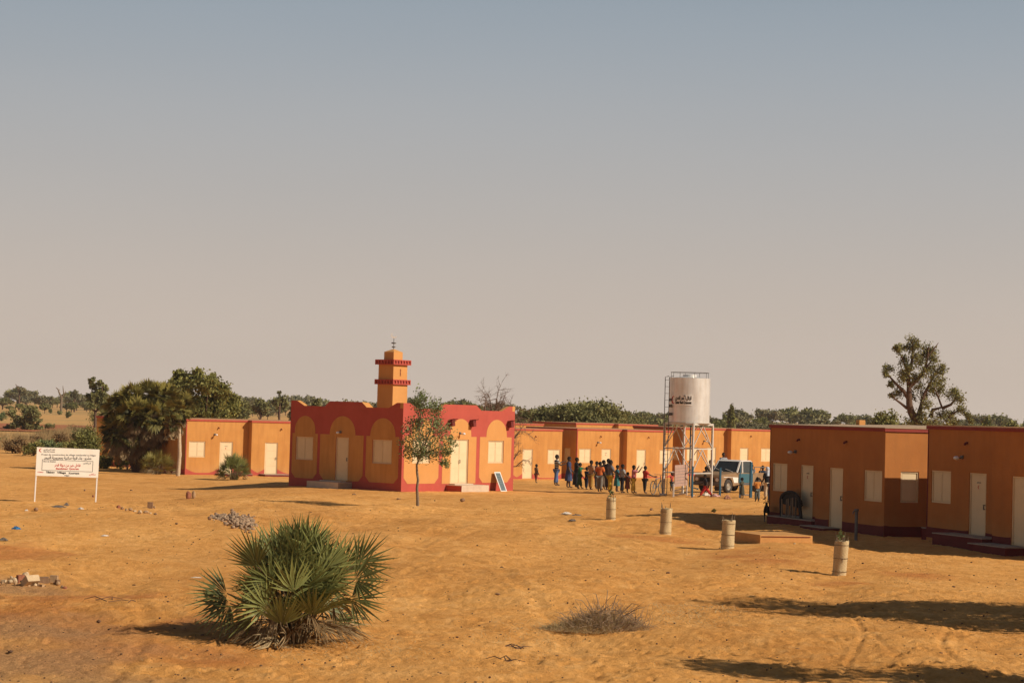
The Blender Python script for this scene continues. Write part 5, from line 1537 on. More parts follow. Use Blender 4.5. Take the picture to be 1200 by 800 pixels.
# ------------------------------------------------------------------ tree guards
def basket(px, py, h, rad, seed, label, sprout=0):
    r = np.random.default_rng(seed); b = P(px, py, -.02)
    t = empty('woven_tree_guard', b, r.random() * 6, label, 'tree guard', 'woven tree guards in a row on the sand')
    W_ = mat('woven palm leaf', (.64, .50, .28), (.42, .30, .15), 26, .85, .5, 60, streak=.4, c3=(.40, .27, .14), stretch=(1, 1, 3))
    n, k = 48, 44; V = []; ph = r.random() * 6
    lx, ly = r.normal() * .0009, r.normal() * .0009
    for i in range(k + 1):
        z = h * i / k
        for j in range(n):
            a = 2 * PI * j / n
            wv = .0045 * (1 if ((j // 2) + (i // 2)) % 2 else -1)
            rr = rad * (1 + .035 * math.sin(2 * a + ph) + .025 * math.sin(z * 7 + ph) + .03 * math.sin(3 * a + z * 5)) + wv
            V.append((rr * math.cos(a) + lx * i, rr * math.sin(a) + ly * i * .3, z + (.012 * math.sin(5 * a + ph) + r.normal() * .006 if i == k else 0)))
    no = len(V)
    for i in range(k + 1):
        for j in range(n):
            v = V[i * n + j]; c0, c1 = lx * i, ly * i * .3
            V.append((c0 + (v[0] - c0) * .93, c1 + (v[1] - c1) * .93, v[2]))
    F = []
    for i in range(k):
        for j in range(n):
            q = (i * n + j, i * n + (j + 1) % n, (i + 1) * n + (j + 1) % n, (i + 1) * n + j); F.append(q); F.append(tuple(no + x for x in q[::-1]))
    for j in range(n): F.append((k * n + j, k * n + (j + 1) % n, no + k * n + (j + 1) % n, no + k * n + j))
    np_mesh('woven_sleeve', V, F, W_, t)
    for q in range(5):
        a = q * 1.3 + r.random(); hh = h + .05 + .16 * r.random()
        mb = MB(); mb.tube([(rad * .86 * math.cos(a) + lx * 40, rad * .86 * math.sin(a), h * .4), (rad * .88 * math.cos(a) + lx * 40, rad * .86 * math.sin(a), h), (rad * .95 * math.cos(a) + lx * 40 + r.normal() * .02, rad * .9 * math.sin(a), hh)], [.012, .011, .006], 5); mb.build('stake', BARKG, t)
    mb = MB()
    for q in range(3):
        mb.tube([(rad * .95 * math.cos(2 * PI * s_ / 24) + lx * 44 * (q + .6) / 3, rad * .95 * math.sin(2 * PI * s_ / 24), h * (.12 + .38 * q)) for s_ in range(25)], .006, 4, cap=False)
    mb.v = [((v[0]) * 1.11, v[1] * 1.11, v[2]) for v in mb.v]
    mb.build('tie_band', BARK, t)
    if sprout:
        pl = Plant(seed); pl.limb((0, 0, .3), (.02, 0, h + sprout * .5), .01, .006)
        pl.blob((.02, 0, h + sprout * .55), (.09, .09, sprout * .5), 5, 7, .2, .003, .5)
        C = np.concatenate(pl.C); T = np.concatenate(pl.T); V, F, tt = leaf_cloud(C, .035, pl.r, T)
        pl.wood.build('sapling_stem', BARK, t); np_mesh('sapling_foliage', V, F, LEAF_N, t, tt)
basket(716, 609, .80, .165, 1, 'woven tree guard with a sprouting sapling, standing below the crowd', .3)
basket(779.5, 626.5, .86, .185, 2, 'woven tree guard on the red stained sand below the water tower')
basket(852.5, 642, .80, .18, 3, 'woven tree guard next to the low concrete slab')
basket(983, 673, .84, .17, 4, 'tallest looking woven tree guard, stakes sticking out, below the shaded houses', .22)

# ------------------------------------------------------------------ ground objects
def low_slab():
    c0 = P(890.5, 636.5); c1 = P(861, 632.5); c2 = P(950, 637.5); c0.z = c1.z = c2.z = 0
    e1 = Vector((-.354, .936, 0)); e2 = (c2 - c0); L1 = e1.length; e1n = e1.normalized()
    # right angle at c0, following the side direction
    n2 = Vector((e1n.y, -e1n.x, 0)); 
    if n2.dot(e2) < 0: n2 = -n2
    W_ = 1.75; z = float(zg(c0.x, c0.y))
    t = empty('concrete_slab', (c0.x, c0.y, z), 0, 'low concrete slab half buried in sand beside the house step', 'slab')
    mb = MB()
    def v(a, b, zz): q = e1n * a + n2 * b; return (q.x, q.y, zz)
    L1 = 1.7
    h = .25
    vs = [v(0, 0, -.2), v(L1, 0, -.2), v(L1, W_, -.2), v(0, W_, -.2), v(0, 0, h), v(L1, 0, h), v(L1, W_, h - .01), v(0, W_, h - .02)]
    mb.add(vs, [(0, 3, 2, 1), (4, 5, 6, 7), (0, 1, 5, 4), (1, 2, 6, 5), (2, 3, 7, 6), (3, 0, 4, 7)])
    o = mb.build('slab_body', mat('sand covered concrete', (.60, .30, .095), (.48, .23, .07), 2, .95, .5, 12), t, bevel=.015)
    bm = bmesh.new(); bm.from_mesh(o.data); bmesh.ops.recalc_face_normals(bm, faces=bm.faces); bm.to_mesh(o.data); bm.free()
    mb = MB(); vs = [v(.03, .0, h - .05), v(.03, W_ * .98, h - .07), v(.03, W_ * .98, h - .035), v(.03, 0, h - .02)]
    mb.bar(v(-.012, .05, h - .045), v(-.012, W_ * .95, h - .06), .018); mb.build('crack_line', DRED, t)
low_slab()

def stone_mesh(seed, sx=1, sy=1, sz=.8, boxy=0.0):
    r = np.random.default_rng(seed); bm = bmesh.new()
    if boxy: bmesh.ops.create_cube(bm, size=1.6); bmesh.ops.subdivide_edges(bm, edges=bm.edges[:], cuts=2, use_grid_fill=True)
    else: bmesh.ops.create_icosphere(bm, subdivisions=2, radius=1)
    off = r.random(3) * 9
    for v in bm.verts:
        n_ = float(fbm(np.array([v.co.x * 1.1 + off[0]]), np.array([v.co.y * 1.1 + v.co.z + off[1]]), 3, seed)[0])
        v.co *= (1 + (.10 if boxy else .45) * n_)
        v.co.x *= sx; v.co.y *= sy; v.co.z *= sz
    me = bpy.data.meshes.new('stone'); bm.to_mesh(me); bm.free(); return me
STM = [mat('concrete rubble', (.44, .28, .15), (.32, .20, .10), 6, .95, .5, 20), mat('red brick rubble', (.34, .13, .07), (.25, .09, .05), 6, .95, .5, 20), mat('brown rubble', (.30, .18, .10), (.2, .115, .06), 6, .95, .5, 20), mat('pale rubble', (.58, .42, .25), (.44, .31, .18), 6, .95, .5, 20)]
def stone(px, py, w_, h_, label, m_=0, seed=0, boxy=0.0, name='stone', cat='stone', group=None, rz=0.0, tilt=0.0, dz=0.0, pos=None):
    p = P(px, py) if pos is None else pos; k = p.y / FPX
    me = stone_mesh(seed, w_ * k / 2 / (.8 if boxy else 1), w_ * k / 2.4 / (.8 if boxy else 1), h_ * k / 2 / (.8 if boxy else 1), boxy)
    me.materials.append(STM[m_]); me.name = name
    o = bpy.data.objects.new(name, me); col.objects.link(o); o.location = (p.x, p.y, p.z + h_ * k * .42 + dz); o.rotation_euler = (tilt, 0, rz)
    return tag(o, label, cat, group)
stone(35, 687, 17, 8, 'long sunlit concrete block lying slantwise on the rubble heap', 3, 1, 1, 'concrete_block', 'block', rz=R(50), tilt=R(-35), dz=.05)
stone(50, 684, 13, 9, 'dark hollow faced concrete block on the rubble heap', 2, 2, 1, 'concrete_block', 'block', rz=R(10))
stone(63, 684, 9, 11, 'pale squarish stone at the end of the rubble heap', 0, 3, .6, 'concrete_block', 'block')
stone(30, 676, 8, 7, 'pale stone on top of the rubble heap', 3, 4)
stone(24, 682, 8, 6, 'red brick piece with pale face on the rubble heap', 1, 5, 1, 'brick', 'brick', rz=.6, dz=.05)
stone(17, 684, 7, 9, 'white stained stone in the rubble heap', 3, 6)
r = np.random.default_rng(17)
for i in range(34):
    px = r.uniform(2, 78); py = 687 + r.normal() * 2.6 - (3 if px < 70 else 0)
    stone(px, py, r.uniform(3, 7), r.uniform(2.5, 5.5), 'small broken stone in the rubble heap by the roadside', int(r.choice([0, 0, 2, 3, 1])), 20 + i, float(r.random() < .3), group='small stones of the rubble heap', rz=r.uniform(0, 3), dz=r.uniform(0, .04))
# heap of crushed stone behind the palm bush: uncountable
def gravel_heap():
    r = np.random.default_rng(44); c = P(274, 616); V = []; F = []
    base = stone_mesh(5, 1, 1, .8); bv = np.array([v.co[:] for v in base.vertices]); bf = np.array([p_.vertices[:] for p_ in base.polygons])
    for i in range(520):
        t_ = r.random(); px = 250 + 46 * t_ + r.normal() * 2; py = 606 + 9 * t_ + r.normal() * (1.2 + 3.4 * t_)
        p = P(px, py); s = r.uniform(.03, .085); hgt = .16 * max(0, 1 - abs(t_ - .6) * 1.6) * r.random()
        a = r.uniform(0, 6); Rm = np.array([[math.cos(a), -math.sin(a), 0], [math.sin(a), math.cos(a), 0], [0, 0, 1]])
        o = len(V) * len(bv); V.append((bv * s * r.uniform(.6, 1.3, 3)) @ Rm.T + np.array([p.x - c.x, p.y - c.y, p.z - c.z + hgt])); F.append(bf + o)
    o = np_mesh('gravel', np.concatenate(V), np.concatenate(F), mat('crushed stone', (.46, .31, .19), (.16, .095, .055), 9, .95), None); o.location = c
    tag(o, 'grey and pink crushed stone spread on the sand behind the palm bush', 'gravel', None, 'stuff')
gravel_heap()
stone(245.5, 609, 5, 5, 'single dark brown stone next to the crushed stone heap', 2, 60)
stone(221, 584.5, 6.5, 10, 'dark upright clod beside a paler one on the sand before the house', 1, 61)
stone(227, 584, 4.5, 10, 'pale upright stone beside the dark clod on the sand', 0, 62)
stone(176, 595, 6, 7.5, 'grey upright ribbed block standing alone on the sand', 2, 63, 1, 'concrete_block', 'block')
stone(181, 595.5, 3, 3.5, 'little stone at the foot of the grey upright block', 0, 64)
for i, (px, py, w_, h_, m_) in enumerate(((139, 596, 5, 5, 1), (143, 597, 4, 4, 2), (148, 598.5, 4, 3, 0), (153, 598.5, 6, 4, 0), (158, 600, 5, 3, 3), (164, 601.5, 5.5, 4.5, 3), (171, 601.5, 6.5, 4, 0), (176, 602, 4, 2.5, 3), (182, 603, 5, 2.5, 2))):
    stone(px, py, w_, h_, 'one of the row of broken stones on the sand below the grey upright block', m_, 70 + i, group='row of broken stones', rz=i * 1.1)
stone(542, 588, 6, 5, 'dark stone on the sand in front of the mosque double door', 2, 90)
stone(415, 580, 5, 2.5, 'flat dark stone below the mosque side door', 2, 91); stone(467, 585, 6, 2, 'flat clod below the mosque corner', 2, 92)
stone(763, 598, 4, 3.5, 'dark clod behind the second tree guard', 2, 93); stone(42, 598.5, 5, 4.5, 'dark brown lump under the notice board', 2, 94)
stone(154, 575, 3, 2, 'dark pebble on the sand between notice board and small palm', 2, 95); stone(207, 614, 4, 2.5, 'brown clod near the crushed stone heap', 2, 96)
stone(99, 575, 2.6, 2.4, 'dark pebble behind the notice board', 2, 97); stone(109, 582, 3, 2.4, 'dark pebble beside the post of the notice board', 1, 98)
stone(597, 651, 3, 2, 'small dark pebble in the middle of the open sand', 2, 99); stone(783, 672, 5, 3, 'dark flat clod on open sand between palm bush and tree guards', 2, 100); stone(583, 697, 7, 3, 'dark clod on open sand near the thorn bush', 2, 101)
stone(766, 669, 3, 2, 'small dark pebble above the thorn bush', 2, 102); stone(931, 637.5, 3, 2, 'small white stone in front of the concrete slab', 3, 103)
# twig clods and dung specks nobody could count
def specks():
    r = np.random.default_rng(77); V = []; F = []; base = stone_mesh(6, 1, 1, .6)
    bm = bmesh.new(); bmesh.ops.create_icosphere(bm, subdivisions=1, radius=1); me = bpy.data.meshes.new('t'); bm.to_mesh(me); bm.free()
    bv = np.array([v.co[:] for v in me.vertices]); bf = np.array([p_.vertices[:] for p_ in me.polygons]); k = 0
    for i in range(2600):
        px = r.uniform(-40, 1240); py = 585 + 230 * r.random() ** 1.25
        if r.random() > .25 + 1.1 * abs(float(vnoise(np.array([px / 90]), np.array([py / 25]), 3)[0])): continue
        p = P(px, py); s = r.uniform(.006, .024) * (1.6 if r.random() < .06 else 1)
        V.append(bv * s * r.uniform(.6, 1.5, 3) * [1, 1, .6] + np.array([p.x, p.y, p.z + .012])); F.append(bf + k); k += len(bv)
    o = np_mesh('pebbles', np.concatenate(V), np.concatenate(F), mat('dark specks', (.20, .11, .055), (.08, .045, .03), .9, .95), None)
    tag(o, 'dark crumbs of dung and small stones strewn over the sand', 'pebbles', None, 'stuff')
specks()

def cloth(px, py, w_, h_, d_, m_, label, name, seed, cat):
    r = np.random.default_rng(seed); p = P(px, py); k = p.y / FPX; bm = bmesh.new(); bmesh.ops.create_grid(bm, x_segments=10, y_segments=8, size=1)
    for v in bm.verts:
        e = max(abs(v.co.x), abs(v.co.y)); x, y = v.co.x, v.co.y
        v.co.x = x * w_ * k / 2 * (1 + r.normal() * .12); v.co.y = y * d_ * k / 2 * (1 + r.normal() * .1)
        v.co.z = .008 + h_ * k * .6 * (1 - e ** 2) * (.55 + .9 * r.random())
    bmesh.ops.solidify(bm, geom=bm.faces[:], thickness=-.006)
    me = bpy.data.meshes.new(name); bm.to_mesh(me); bm.free(); me.materials.append(m_); o = bpy.data.objects.new(name, me); col.objects.link(o); o.location = p; o.rotation_euler = (0, 0, seed)
    return tag(o, label, cat)
BLB = mat('blue plastic', (.03, .17, .36), (.02, .10, .22), 9, .4); GRC = mat('grey rag', (.22, .18, .14), (.10, .08, .06), 9, .8); PAP = mat('white scrap', (.66, .58, .48), (.52, .44, .34), 9, .7); PNK = mat('pinkish sack', (.68, .42, .36), (.5, .25, .2), 9, .8)
cloth(19, 620, 9, 5, 8, BLB, 'crumpled blue plastic bag on the sand', 'plastic_bag', 1, 'bag')
cloth(69, 594, 17, 2.6, 14, GRC, 'flat grey rag bundle under the notice board', 'rag', 2, 'rag'); cloth(78, 592, 5, 4, 6, GRC, 'small knotted grey rag at the end of the flat one', 'rag', 3, 'rag')
cloth(94.5, 596.5, 5, 3, 6, PAP, 'white paper scrap by the post of the notice board', 'paper_scrap', 4, 'paper'); cloth(31, 598.5, 3, 2, 4, PAP, 'tiny white scrap beside the brown lump', 'paper_scrap', 5, 'paper')
cloth(123, 628, 6, 2, 8, PAP, 'thin white scrap on the sand between rubble and crushed stone', 'paper_scrap', 6, 'paper'); cloth(230, 677, 11, 1.2, 3, PAP, 'long white stick like scrap beside the palm bush', 'paper_scrap', 0, 'paper')
cloth(4, 633, 9, 4, 10, GRC, 'pale grey plastic sheet at the picture edge', 'plastic_sheet', 8, 'sheet')
cloth(664, 602, 9, 3, 12, PAP, 'white litter scrap left of the first tree guard'.replace('left of', 'beside'), 'paper_scrap', 9, 'paper'); cloth(676, 604, 8, 2.4, 10, GRC, 'grey litter next to the white scrap near the first tree guard', 'rag', 10, 'rag'); cloth(671, 610, 13, 2.5, 8, GRC, 'dark scrap of cloth in front of the litter near the first tree guard', 'rag', 11, 'rag')
cloth(838, 582, 12, 5, 9, PNK, 'pink and white sacks heaped at the foot of the water tower', 'sack_heap', 12, 'sack'); cloth(827, 580.5, 9, 5, 7, PAP, 'white sack behind the striding person', 'sack', 13, 'sack')
cloth(852.5, 584.5, 6, 6, 8, mat('red brown cloth', (.30, .09, .05), (.45, .25, .15), 9, .8), 'small red brown bundle in front of the pickup wheel', 'cloth_bundle', 14, 'bundle')
bush(838, 600, 7, 5, 'tiny dark green plant on the sand between the tree guards', LEAF_D, 180, size=.035, dens=.6, name='small_plant', cat='plant')

# broken wood near the thorn bush
def sticks(px, py, n, L, seed, label):
    p = P(px, py); r = np.random.default_rng(seed); mb = MB()
    for i in range(n):
        a = r.uniform(0, 6.28); x, y = r.normal(size=2) * .12
        mb.tube([(x, y, .012), (x + math.cos(a) * L * .5, y + math.sin(a) * L * .5, .03 + r.random() * .05), (x + math.cos(a) * L, y + math.sin(a) * L, .015)], [.01, .008, .004], 4)
    o = mb.build('dry_branch', TWIG, None, p); tag(o, label, 'branch')
sticks(607, 760, 5, .4, 1, 'dark dry branch lying on the sand beside the thorn bush'); sticks(598, 775, 6, .3, 2, 'broken twigs below the dry branch'); sticks(132, 704, 5, .5, 3, 'dry twigs lying on the sand below the rubble heap')

# arched frame on the platform of the shaded house
def arch_frame():
    M = Matrix.Translation((9.55, 71.9, 0)) @ Matrix.Rotation(AR_, 4, 'Z')
    p = M @ Vector((1.62, -.36, .24)); t = empty('arched_frame', p, AR_, 'dark arched frame with pale upright slats beside the house door', 'frame')
    DK = mat('dark bent wood', (.05, .038, .03), (.03, .024, .02), 7, .9)
    def ax(q): a = PI * q; return (.72 - .70 * math.cos(a) * (1 + .1 * math.cos(a)), .52 + .42 * math.sin(a) ** .8 - (.1 * q))
    mb = MB(); pts = [(.02, 0, 0)] + [(ax(k / 16)[0], 0, ax(k / 16)[1]) for k in range(17)] + [(1.46, 0, .0)]
    mb.tube(pts, .06, 6)
    for k in range(1, 16):
        x, z = ax(k / 16); mb.tube([(x, .02, z), (x * .97, .14, z * .86), (x, .02, z * .72)], .03, 4)
    mb.build('arch', DK, t)
    mb = MB(); mb.poly([[(ax(k / 16)[0], ax(k / 16)[1]) for k in range(16, -1, -1)] + [(ax(0)[0], .45), (ax(1)[0], .35)]], lambda u, v: (u, .03, v)); mb.build('cover_sheet', DK, t)
    for i, x in enumerate((.1, .42, .58, .74, .9, 1.08)):
        mb = MB(); mb.bar((x, -.02, 0), (x + (.04 if i % 2 else -.03), -.02, .62 + .02 * i), .035 + .02 * (i % 2)); mb.build('slat', BARKG if i % 2 else mat('pale slat', (.36, .24, .15)), t)
    mb = MB(); mb.bar((.02, -.01, .04), (1.45, -.01, .05), .05); mb.build('bottom_rail', GREYM, t)
arch_frame()
def standpipe():
    p = P(1003, 633); t = empty('standpipe', p, 0, 'grey upright pipe standing before the shaded house wall', 'pipe')
    mb = MB(); mb.tube([(0, 0, -.1), (0, 0, .92)], .05, 8); mb.build('pipe', GREYM, t); mb = MB(); mb.tube([(0, 0, .9), (-.1, -.05, .9), (-.12, -.06, .82)], .02, 6); mb.build('tap', GREYM, t); mb = MB(); mb.lathe([(0, .98), (.07, .97), (.07, .9), (.052, .9)], 10); mb.build('cap', GREYM, t)
standpipe()

# ------------------------------------------------------------------ people
def skin_to_mesh(name, verts, edges, radii, root=0, sub=1):
    me = bpy.data.meshes.new('tmp'); me.from_pydata([tuple(v) for v in verts], edges, [])
    o = bpy.data.objects.new('tmp_skin', me)
    sk = o.modifiers.new('skin', 'SKIN'); sk.use_smooth_shade = True
    for i, d in enumerate(me.skin_vertices[0].data):
        rr = radii[i]; d.radius = rr if isinstance(rr, tuple) else (rr, rr); d.use_root = (i == root)
    if sub: ss = o.modifiers.new('sub', 'SUBSURF'); ss.levels = sub; ss.render_levels = sub
    out = eval_mesh(o); out.name = name
    bpy.data.objects.remove(o); bpy.data.meshes.remove(me)
    return out

def append_mb(me, mb):
    bm = bmesh.new(); bm.from_mesh(me); t2 = bpy.data.meshes.new('t2'); t2.from_pydata(mb.v, [], mb.f); bm.from_mesh(t2)
    bm.to_mesh(me); bm.free(); bpy.data.meshes.remove(t2)
    for p_ in me.polygons: p_.use_smooth = True

SKIN = mat('dark brown skin', (.075, .038, .022), (.06, .03, .017), 6, .6, spec=.35)
HAIR = mat('black hair', (.012, .010, .009), (.008, .007, .006), 12, .9)
def clothm(c): return mat('cloth %.2f %.2f %.2f' % c, c, tuple(x * .7 for x in c), 9, .9, .3, 20)

def person(loc, H, yaw, label, top, low, style='trousers', arms=((-10, 8, 15), (10, 8, 15)), legs=(4, -4), lean=0.0, stripes=None, scarf=None, child=False, hood=False, group=None, bend=0):
    """arms: (swing forward deg, spread deg, elbow bend deg) for each side; forward is +Y in the figure's frame"""
    t = empty('person', loc, yaw, label, 'person', group)
    hs = .158 if child else .138           # head height
    hip, kn, an = .50, .275, .045
    if child: hip, kn = .47, .255
    sh_z, neck = (.80, .835) if not child else (.78, .812)
    BK = 1.36
    def rotx(v, a): c, s_ = math.cos(a), math.sin(a); return Vector((v.x, v.y * c - v.z * s_, v.y * s_ + v.z * c))
    la = R(lean)
    def up(x, y, z):                        # upper body leans forward about the hip
        v = rotx(Vector((x, y, z - hip)), -la); return Vector((v.x, v.y, v.z + hip))
    P_ = {}; V = []; E = []; Rd = []
    def add(v, r_, par=None):
        V.append(Vector(v)); Rd.append(tuple(x * BK for x in r_) if isinstance(r_, tuple) else r_ * BK); i = len(V) - 1
        if par is not None: E.append((par, i))
        return i
    pel = add(up(0, 0, hip + .03), (.068, .052))
    wa = add(up(0, .004, .60), (.058, .044), pel); ch = add(up(0, .002, .70), (.072, .05), wa); cl = add(up(0, -.004, sh_z - .005), (.062, .045), ch)
    nk = add(up(0, .002, neck), .026, cl); add(up(0, .008, neck + .03), .027, nk)
    J = {}
    for k, s_ in enumerate((-1, 1)):
        f, sp, bd = [R(a) for a in arms[k]]
        sh = up(s_ * .104, 0, sh_z - .015); i0 = add(sh, .031, cl)
        d = Vector((s_ * math.sin(sp), math.sin(f) * math.cos(sp), -math.cos(f) * math.cos(sp)))
        el = sh + d * .165; i1 = add(el, .0215, i0)
        f2 = f + bd; d2 = Vector((s_ * math.sin(sp * .5), math.sin(f2) * math.cos(sp * .5), -math.cos(f2) * math.cos(sp * .5)))
        wr = el + d2 * .145; i2 = add(wr, .0155, i1); pm = wr + d2 * .045; add(pm, (.021, .012), i2)
        J['arm%d' % k] = (sh, el, wr, pm, d2)
    for k, s_ in enumerate((-1, 1)):
        a = R(legs[k]); kb = R(max(0, -legs[k]) * .6)
        hp = Vector((s_ * .048, 0, hip - .01)); i0 = add(hp, .050, pel)
        d = Vector((s_ * .02, math.sin(a), -math.cos(a))); knv = hp + d * (hip - kn); i1 = add(knv, .032, i0)
        a2 = a - kb; d2 = Vector((0, math.sin(a2), -math.cos(a2))); an_v = knv + d2 * (kn - an); i2 = add(an_v, .019, i1)
        J['leg%d' % k] = (hp, knv, an_v)
        fo = add(an_v + Vector((0, .035, -.022)), .018, i2); add(an_v + Vector((s_ * .008, .095, -.03)), (.022, .012), fo)
    low_z = min(v.z for v in V) - .012
    off = Vector((0, 0, -low_z))
    V = [v + off for v in V]
    body = skin_to_mesh('body', [v * H for v in V], E, [tuple(x * H for x in q) if isinstance(q, tuple) else q * H for q in Rd])
    mb = MB(); hc = up(0, .012, neck + .018 + hs * .52) + off
    hr = (hs * .40, hs * .47, hs * .54)
    mb.ell(tuple(hc * H), tuple(x * H for x in hr), 14, 10)
    mb.ell(tuple((hc + Vector((0, hr[1] * .95, -.006))) * H), (.010 * H, .014 * H, .018 * H), 6, 4)   # nose
    mb.ell(tuple((hc + Vector((0, hr[1] * .83, -hr[2] * .45))) * H), (.022 * H, .012 * H, .008 * H), 8, 4)   # mouth
    for s_ in (-1, 1):
        mb.ell(tuple((hc + Vector((s_ * hr[0] * 1.0, -.004, -.004))) * H), (.007 * H, .012 * H, .018 * H), 6, 4)
        mb.ell(tuple((hc + Vector((s_ * hr[0] * .42, hr[1] * .88, .006))) * H), (.011 * H, .008 * H, .008 * H), 6, 4)
    for k in range(2):
        sh, el, wr, pm, d2 = J['arm%d' % k]; pm = pm + off; s_ = (-1, 1)[k]
        side = Vector((0, 1, 0)) - d2 * d2.y
        side = side.normalized() if side.length > .1 else Vector((0, 0, 1)); inn = d2.cross(side).normalized() * (-s_ if True else 1)
        for q, L_ in enumerate((.040, .046, .043, .034)):
            b0 = pm + side * (.015 - .0105 * q) + d2 * .008; b1 = b0 + d2 * L_ * .55 + inn * .004; b2 = b1 + d2 * L_ * .4 + inn * .012
            mb.tube([b0 * H, b1 * H, b2 * H], [.0052 * H, .0046 * H, .0034 * H], 5)
        b0 = pm + side * .018 - d2 * .02; mb.tube([b0 * H, (b0 + side * .016 + d2 * .016) * H, (b0 + side * .02 + d2 * .034) * H], [.006 * H, .0055 * H, .004 * H], 5)
    append_mb(body, mb)
    body.materials.clear(); body.materials.append(SKIN)
    bo = bpy.data.objects.new('body', body); col.objects.link(bo); bo.parent = t
    # hair
    mb = MB()
    if scarf is None:
        for i_ in range(1):
            mb.ell(tuple((hc + Vector((0, -.006, hs * .09))) * H), (hr[0] * 1.07 * H, hr[1] * 1.04 * H, hr[2] * .98 * H), 14, 8)
        mb.build('hair', HAIR, bo)
        bo['hair'] = 1
    else:
        mb.ell(tuple((hc + Vector((0, -.008, hs * .10))) * H), (hr[0] * 1.25 * H, hr[1] * 1.15 * H, hr[2] * 1.02 * H), 14, 8)
        nkv = up(0, -.01, neck - .02) + off
        mb.tube([(hc + Vector((0, -.01, -.01))) * H, nkv * H, (nkv + Vector((0, -.01, -.09))) * H], [.062 * H, .075 * H, .10 * H], 12)
        mb.build('headscarf', clothm(scarf), t)
    # shirt / upper garment
    Vs, Es, Rs = [], [], []
    def adds(v, r_, par=None):
        Vs.append((v + off) * H); Rs.append(tuple(x * H * BK for x in r_) if isinstance(r_, tuple) else r_ * H * BK); i = len(Vs) - 1
        if par is not None: Es.append((par, i))
        return i
    a0 = adds(up(0, 0, hip - .005), (.080, .063)); a1 = adds(up(0, .004, .60), (.074, .058), a0); a2 = adds(up(0, .002, .70), (.083, .060), a1); a3 = adds(up(0, -.004, sh_z - .012), (.068, .052), a2); adds(up(0, 0, neck - .018), .036, a3)
    for k in range(2):
        sh, el, wr, pm, d2 = J['arm%d' % k]; b0 = adds(sh, .043, a3)
        adds(sh.lerp(el, .85), .035, b0)
    sh_me = skin_to_mesh('shirt', Vs, Es, Rs); sh_me.materials.append(top if not isinstance(top, tuple) else clothm(top))
    so_ = bpy.data.objects.new('shirt', sh_me); col.objects.link(so_); so_.parent = t
    lm = clothm(low)
    if style == 'trousers' or style == 'shorts':
        Vs, Es, Rs = [], [], []
        a0 = adds(Vector((0, 0, hip + .035)), (.070, .056))
        for k in range(2):
            hp, knv, an_v = J['leg%d' % k]; b0 = adds(hp, .056, a0); b1 = adds(knv, .046, b0)
            if style == 'trousers': adds(knv.lerp(an_v, .88), .040, b1)
        me = skin_to_mesh('trousers', Vs, Es, Rs); me.materials.append(lm); o = bpy.data.objects.new('trousers', me); col.objects.link(o); o.parent = t
    else:
        # dress or long gown: folded cloth tube from the waist down
        zb = kn - .06 if style == 'dress' else an + .03
        n = 28; prof = [(hip + .10, .096, .074), (hip + .02, .115, .09), (hip - .10, .130, .105), (zb, .142, .122)]
        fwd = (J['leg0'][1].y + J['leg1'][1].y) / 2
        Vv = []; Ff = []
        for i, (z, rx, ry) in enumerate(prof):
            for j in range(n):
                a = 2 * PI * j / n; w_ = 1 + .07 * i / 3 * math.sin(7 * a + i)
                Vv.append(((rx * w_ * math.cos(a)) * H, (ry * w_ * math.sin(a) + fwd * i / 3 * .6) * H, (z - low_z) * H))
        for i in range(len(prof) - 1):
            for j in range(n): Ff.append((i * n + j, i * n + (j + 1) % n, (i + 1) * n + (j + 1) % n, (i + 1) * n + j))
        o = np_mesh('dress' if style == 'dress' else 'gown', Vv, Ff, lm, t, smooth=True)
    return t

def stripe_cloth():
    m = bpy.data.materials.new('striped knit'); m.use_nodes = True; nt = m.node_tree; b = nt.nodes['Principled BSDF']; b.inputs['Roughness'].default_value = .9
    tc = nd(nt, 'ShaderNodeTexCoord'); wv = nd(nt, 'ShaderNodeTexWave', wave_type='BANDS', bands_direction='Z'); wv.inputs['Scale'].default_value = 2.3; wv.inputs['Distortion'].default_value = .3
    nt.links.new(tc.outputs['Object'], wv.inputs['Vector']); cr = nd(nt, 'ShaderNodeValToRGB'); cr.color_ramp.interpolation = 'CONSTANT'
    cr.color_ramp.elements[0].color = (.02, .022, .03, 1); cr.color_ramp.elements[1].position = .62; cr.color_ramp.elements[1].color = (.5, .46, .38, 1)
    nt.links.new(wv.outputs['Fac'], cr.inputs['Fac']); nt.links.new(cr.outputs['Color'], b.inputs['Base Color']); return m

def stand(px, foot, head, yaw, label, top, low, **k):
    p = P(px, foot); H = (foot - head) * p.y / FPX
    return person(p, H, R(yaw), label, top, low, **k)
G = 'people waiting in a line before the ochre houses'
# yaw 0 faces away from the viewer; -90 faces the tower
stand(628, 565.5, 543.7, -60, 'small child alone beside the mosque wall in brown top and red skirt', (.22, .13, .07), (.20, .05, .035), style='shorts', child=True, arms=((5, 12, 60), (5, 10, 20)))
stand(651.6, 568.5, 532.7, -75, 'tall person in black and white striped top and blue trousers, arm held out', stripe_cloth(), (.10, .15, .30), arms=((70, 10, 40), (35, 10, 75)), legs=(6, -6))
stand(666, 571, 535, -100, 'person in a long dark blue gown standing at the end of the crowd', (.045, .06, .13), (.05, .065, .14), style='dress', arms=((10, 6, 30), (5, 6, 20)))
stand(675, 570.5, 536, -80, 'person in a long black garment behind the one in green', (.02, .02, .025), (.02, .02, .025), style='gown', arms=((5, 8, 15), (10, 8, 15)))
stand(679, 572, 542, -90, 'person in green shirt and dark green trousers stretching an arm forward', (.03, .17, .07), (.03, .07, .035), arms=((85, 5, 5), (10, 8, 20)), legs=(9, -9))
stand(687, 573.3, 547, -60, 'child in dark navy clothes with an arm raised to the face', (.025, .03, .05), (.02, .024, .045), child=True, arms=((60, 25, 80), (10, 8, 15)))
